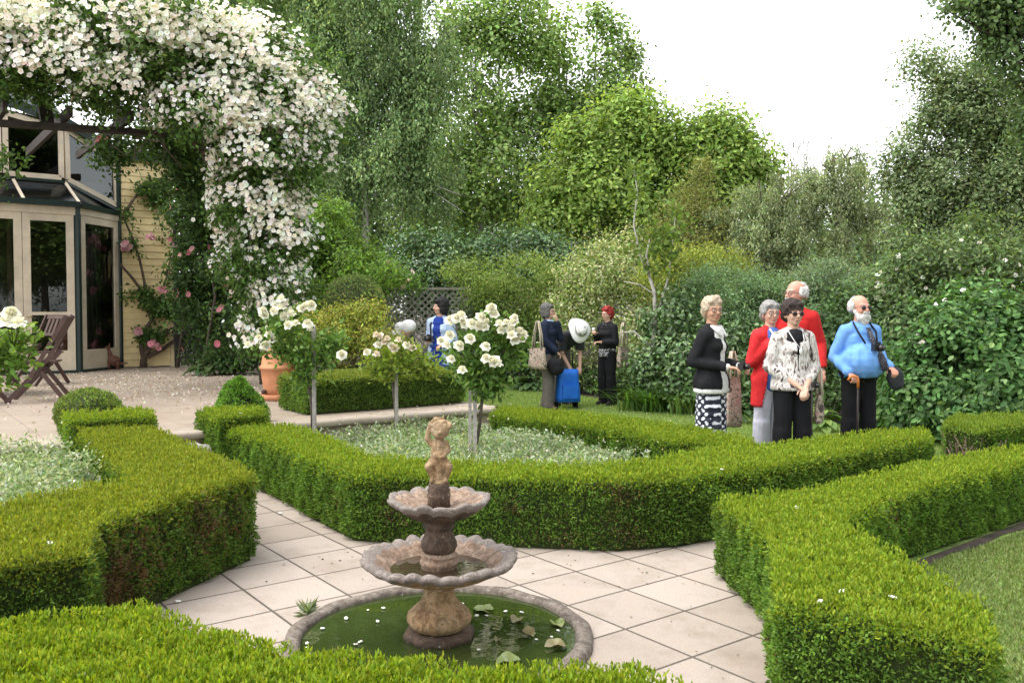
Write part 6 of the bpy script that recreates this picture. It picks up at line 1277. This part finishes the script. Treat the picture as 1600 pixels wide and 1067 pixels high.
# 7 bending person with white hat
Y = 13.9; a = Fig("person in dark clothes and white sun hat bending over the blue trolley bag", gx(876, Y), Y, 1.66, 30, nod=12)
a.bend = (math.radians(62), .95)
a.body({-1: ((-.20, -.22, 1.17), (-.10, -.46, 1.16), .9, 1), 1: ((.20, -.22, 1.17), (.10, -.46, 1.16), .9, -1)}, STAND); a.trousers(GREYTR, .024); a.top(DKGREY, "dark_fleece", .92, .028, .7); a.hair(GREYH); a.shoes(BROWNSH)
g = G(); lathe(g, [(.0, 1.69), (.05, 1.688), (.082, 1.672), (.094, 1.63), (.102, 1.592), (.104, 1.583), (.15, 1.574), (.195, 1.552), (.198, 1.546), (.15, 1.564), (.098, 1.572), (.0, 1.60)], 36, mod=lambda i, an, r, z: (r * (1 + .05 * math.sin(an * 3 + 1)), z + (r > .15) * .018 * math.sin(an * 2 + 1))); g.xf(a.HM @ Matrix.Translation((0, .012, -.015))); ho_ = a.raw(g, "sun_hat", WHITEC); g = G(); tube(g, [(.105 * math.cos(t * .349), .105 * math.sin(t * .349), 1.598) for t in range(19)], .011, 6); g.xf(a.HM @ Matrix.Translation((0, .012, -.015))); hb = a.raw(g, "hat_band", cloth("grey_ribbon", (.30, .29, .28))); hb.parent = ho_
tb_ = empty("trolley_bag", (gx(887, 13.35), 13.35, 0), .25); tag(tb_, "bright blue wheeled shopping trolley bag on the lawn", "bag")
TBLUE = cloth("blue_nylon", [(.3, (.01, .09, .42)), (.7, (.02, .15, .58))], 6, .5)
g = G(); V = []; n = 20
for i in range(8):
    f = i / 7; z = .12 + .50 * f; wx = .19 - .035 * f; wy = .13 - .03 * f
    for j in range(n):
        an = 2 * math.pi * j / n; V.append((math.copysign(abs(math.cos(an)) ** .45, math.cos(an)) * wx + .006 * math.sin(j * 2 + i), math.copysign(abs(math.sin(an)) ** .45, math.sin(an)) * wy * (1 + .06 * math.sin(i * 1.4)), z))
g.add(V, [(i * n + j, i * n + (j + 1) % n, (i + 1) * n + (j + 1) % n, (i + 1) * n + j) for i in range(7) for j in range(n)] + [tuple(range(7 * n, 8 * n)), tuple(range(n - 1, -1, -1))], smooth=True); g.obj("bag_body", TBLUE, tb_)
g = G(); box(g, (0, -.135, .28), (.24, .05, .2)); bb = g.obj("front_pocket", TBLUE, tb_)
for q in (-1, 1): g = G(); tube(g, [(.15 * q - .015, .1, .075), (.15 * q + .015, .1, .075)], .075, 18); g.obj("wheel", BLACK, tb_)
g = G(); tube(g, [(-.13, .13, .06), (-.13, .14, .85), (.13, .14, .85), (.13, .13, .06)], .011, 8); tube(g, [(.14, -.06, .0), (.14, -.06, .13)], .012, 6); tube(g, [(-.14, -.06, .0), (-.14, -.06, .13)], .012, 6); g.obj("trolley_frame", BLACK, tb_)
# 8 red haired woman
Y = 13.9; a = Fig("red haired woman in black cardigan and black trousers raising one hand", gx(949, Y), Y, 1.58, -48, yaw=-8)
a.body({-1: ((-.22, -.02, 1.07), (-.06, -.24, 1.21), 1.3, 1), 1: ((.21, .0, 1.06), (.06, -.22, 1.07), 1.0, -1)}, STAND, bust=1)
a.trousers(BLKTR, .026, flare=1.15); a.top(HEMM, "patterned_top", .84, .016, 0, 1); a.top(BLACK, "black_cardigan", .97, .022, .8, 1); a.hair(REDH, "quiff", .9); a.glasses(); a.shoes(SHOE)
tote("beige floral tote bag on the red haired woman's shoulder", a.world((.27, .10, 1.0)), a.face + 1.75, .32, .34, .10, .38)
g = G(); lathe(g, [(.0, 0), (.02, 0), (.025, .07), (.023, .07), (.018, .005), (.0, .005)], 16); o = g.obj("drinking_cup", WHITEC, loc=a.world((-.03, -.31, 1.24))); tag(o, "small pale cup in the red haired woman's raised hand", "cup")
# 9 woman in blue at the trellis
Y = 12.7; a = Fig("black haired woman in pale blue jacket and royal blue dress before the trellis", gx(688, Y), Y, 1.70, -22, yaw=-38)
a.body({-1: ((-.21, .04, 1.08), (-.08, -.19, 1.08), 1.0, 1), 1: ((.22, .05, 1.06), (.12, -.16, 1.0), .9, -1)}, STAND, bust=1)
a.skirt(ROYAL, 1.0, .35, .17, .20); a.top(ROYAL, "blue_dress_top", .9, .014, 0, 1); a.top(PALEBL, "pale_blue_jacket", .72, .022, .9, 1, open_=(.05, .09), flare=1.1); a.hair(BLACKH, "bob", 1.4); a.shoes(SHOE)
g = G(); tube(g, [(-.09, .02, 1.38), (-.11, -.1, 1.28), (-.05, -.19, 1.12)], .012, 6); tube(g, [(.10, .06, 1.38), (.14, -.02, 1.36), (.13, .02, 1.1)], .022, 6); a.raw(g, "bag_strap", BLACK)
camera_obj("black camera in the hands of the woman in blue", a.world((-.03, -.30, 1.09)), a.face, 1.0)
# 10 half hidden figure in white stooping behind the nandina
Y = 13.2; a = Fig("stooping person in white hooded jacket half hidden behind the yellow green nandina", gx(594, Y), Y, 1.60, 75, nod=30); a.bend = (math.radians(48), .95)
a.body({-1: ((-.2, -.1, 1.1), (-.1, -.3, 1.0), .9, 1), 1: ((.2, -.1, 1.1), (.1, -.3, 1.0), .9, -1)}, STAND); a.trousers(GREYTR); a.top(WHITEC, "white_jacket", .88, .03, .95); a.hood(WHITEC); a.strap([(-.06, .11, 1.0), (-.08, .15, 1.2), (-.09, .09, 1.38)], .02, BLACK, "bag_strap"); a.shoes(SHOE)

# ------------------------------------------------------------------ terrace furniture and ornament
TEAK = pm("dark_stained_teak", [(.3, (.035, .015, .012)), (.7, (.08, .036, .027))], 11, .5, .2)
def folding_chair(label, p, rz):
    o = empty("folding_chair", p, rz); tag(o, label, "chair", "folding chairs round the terrace table")
    for q in (-1, 1):
        x = .215 * q
        g = G(); bar(g, (x, -.30, 0), (x, .19, .56), .045, .026, (1, 0, 0)); bar(g, (x, .19, .56), (x, .30, 0.985), .045, .026, (1, 0, 0)) if False else bar(g, (x, .185, .555), (x, .2, .56), .04, .024, (1, 0, 0)); g.obj("rear_leg", TEAK, o)
        g = G(); bar(g, (x * .88, .30, 0), (x * .88, -.02, .45), .045, .026, (1, 0, 0)); g.obj("leg", TEAK, o)
        g = G(); bar(g, (x, -.22, 0.0), (x, .31, .98), .001, .001, (1, 0, 0)); g = G(); bar(g, (x * 1.1, -.05, .28), (x * 1.1, .33, .98), .045, .026, (1, 0, 0)); g.obj("back_post", TEAK, o)
    g = G()
    for k in range(6): box(g, (0, -.2 + .075 * k, .455), (.40, .06, .018))
    s_ = g.obj("seat", TEAK, o)
    g = G(); bar(g, (-.21, .315, .945), (.21, .315, .945), .05, .022, (0, 1, -.5)); bar(g, (-.21, .20, .70), (.21, .20, .70), .04, .022, (0, 1, -.5))
    for k in range(5): bar(g, (-.15 + .075 * k, .205, .71), (-.15 + .075 * k, .31, .93), .045, .014, (0, 1, -.5))
    g.obj("backrest", TEAK, o); return o
p = at0(62, 626, ZT); folding_chair("dark wooden folding chair nearest the terrace edge, seen from the side", p, math.radians(-72)).scale = (1.08,) * 3
p = at0(25, 605, ZT); folding_chair("dark wooden folding chair on the house side of the table, before the doors", p + Vector((.1, .5, 0)), math.radians(-20)).scale = (1.08,) * 3
p = at0(-45, 632, ZT); folding_chair("dark wooden folding chair at the left edge, mostly behind the white rose", p, math.radians(150)).scale = (1.08,) * 3
tc_ = at0(-12, 616, ZT); o = empty("garden_table", tc_); tag(o, "round dark slatted wooden table on the terrace, cut by the left edge", "table")
g = G(); R_ = .52
for k in range(9): x = -R_ + .0578 + k * .1156; w_ = math.sqrt(max(.01, R_ ** 2 - x * x)); box(g, (x, 0, .74), (.105, 2 * w_, .024))
lathe(g, [(R_ - .03, .70), (R_ + .02, .70), (R_ + .02, .728), (R_ - .03, .728), (R_ - .03, .70)], 40); g.obj("tabletop", TEAK, o)
for k in range(4): an = math.pi / 4 + k * math.pi / 2; g = G(); bar(g, (math.cos(an) * .38, math.sin(an) * .38, 0), (math.cos(an + math.pi) * .30 * .2, math.sin(an + math.pi) * .06, .7), .05, .05, (math.sin(an), -math.cos(an), 0)); g.obj("leg", TEAK, o)
RUST = pm("rust_brown_metal", [(.3, (.07, .025, .015)), (.7, (.17, .07, .04))], 14, .7, .3); p = at0(178, 577, ZT)
g = G(); ell(g, (0, 0, .16), (.085, .12, .11)); capsule(g, (0, -.05, .2), (0, -.085, .38), .055, .03); ell(g, (0, -.11, .42), (.035, .055, .035)); capsule(g, (0, -.13, .415), (0, -.17, .40), .022, .014)
for q in (-1, 1): capsule(g, (.02 * q, -.08, .44), (.028 * q, -.07, .51), .014, .006); capsule(g, (.045 * q, -.09, .2), (.045 * q, -.10, .0), .024, .018); capsule(g, (.06 * q, .06, .1), (.06 * q, .05, .0), .035, .022)
capsule(g, (0, .1, .1), (.06, .24, .12), .03, .012); o = soft(g, "animal_statue", .01, 2, RUST, None, .002, 40); o.location = p; o.rotation_euler.z = -.9; tag(o, "rust brown sitting animal ornament by the house corner", "ornament")
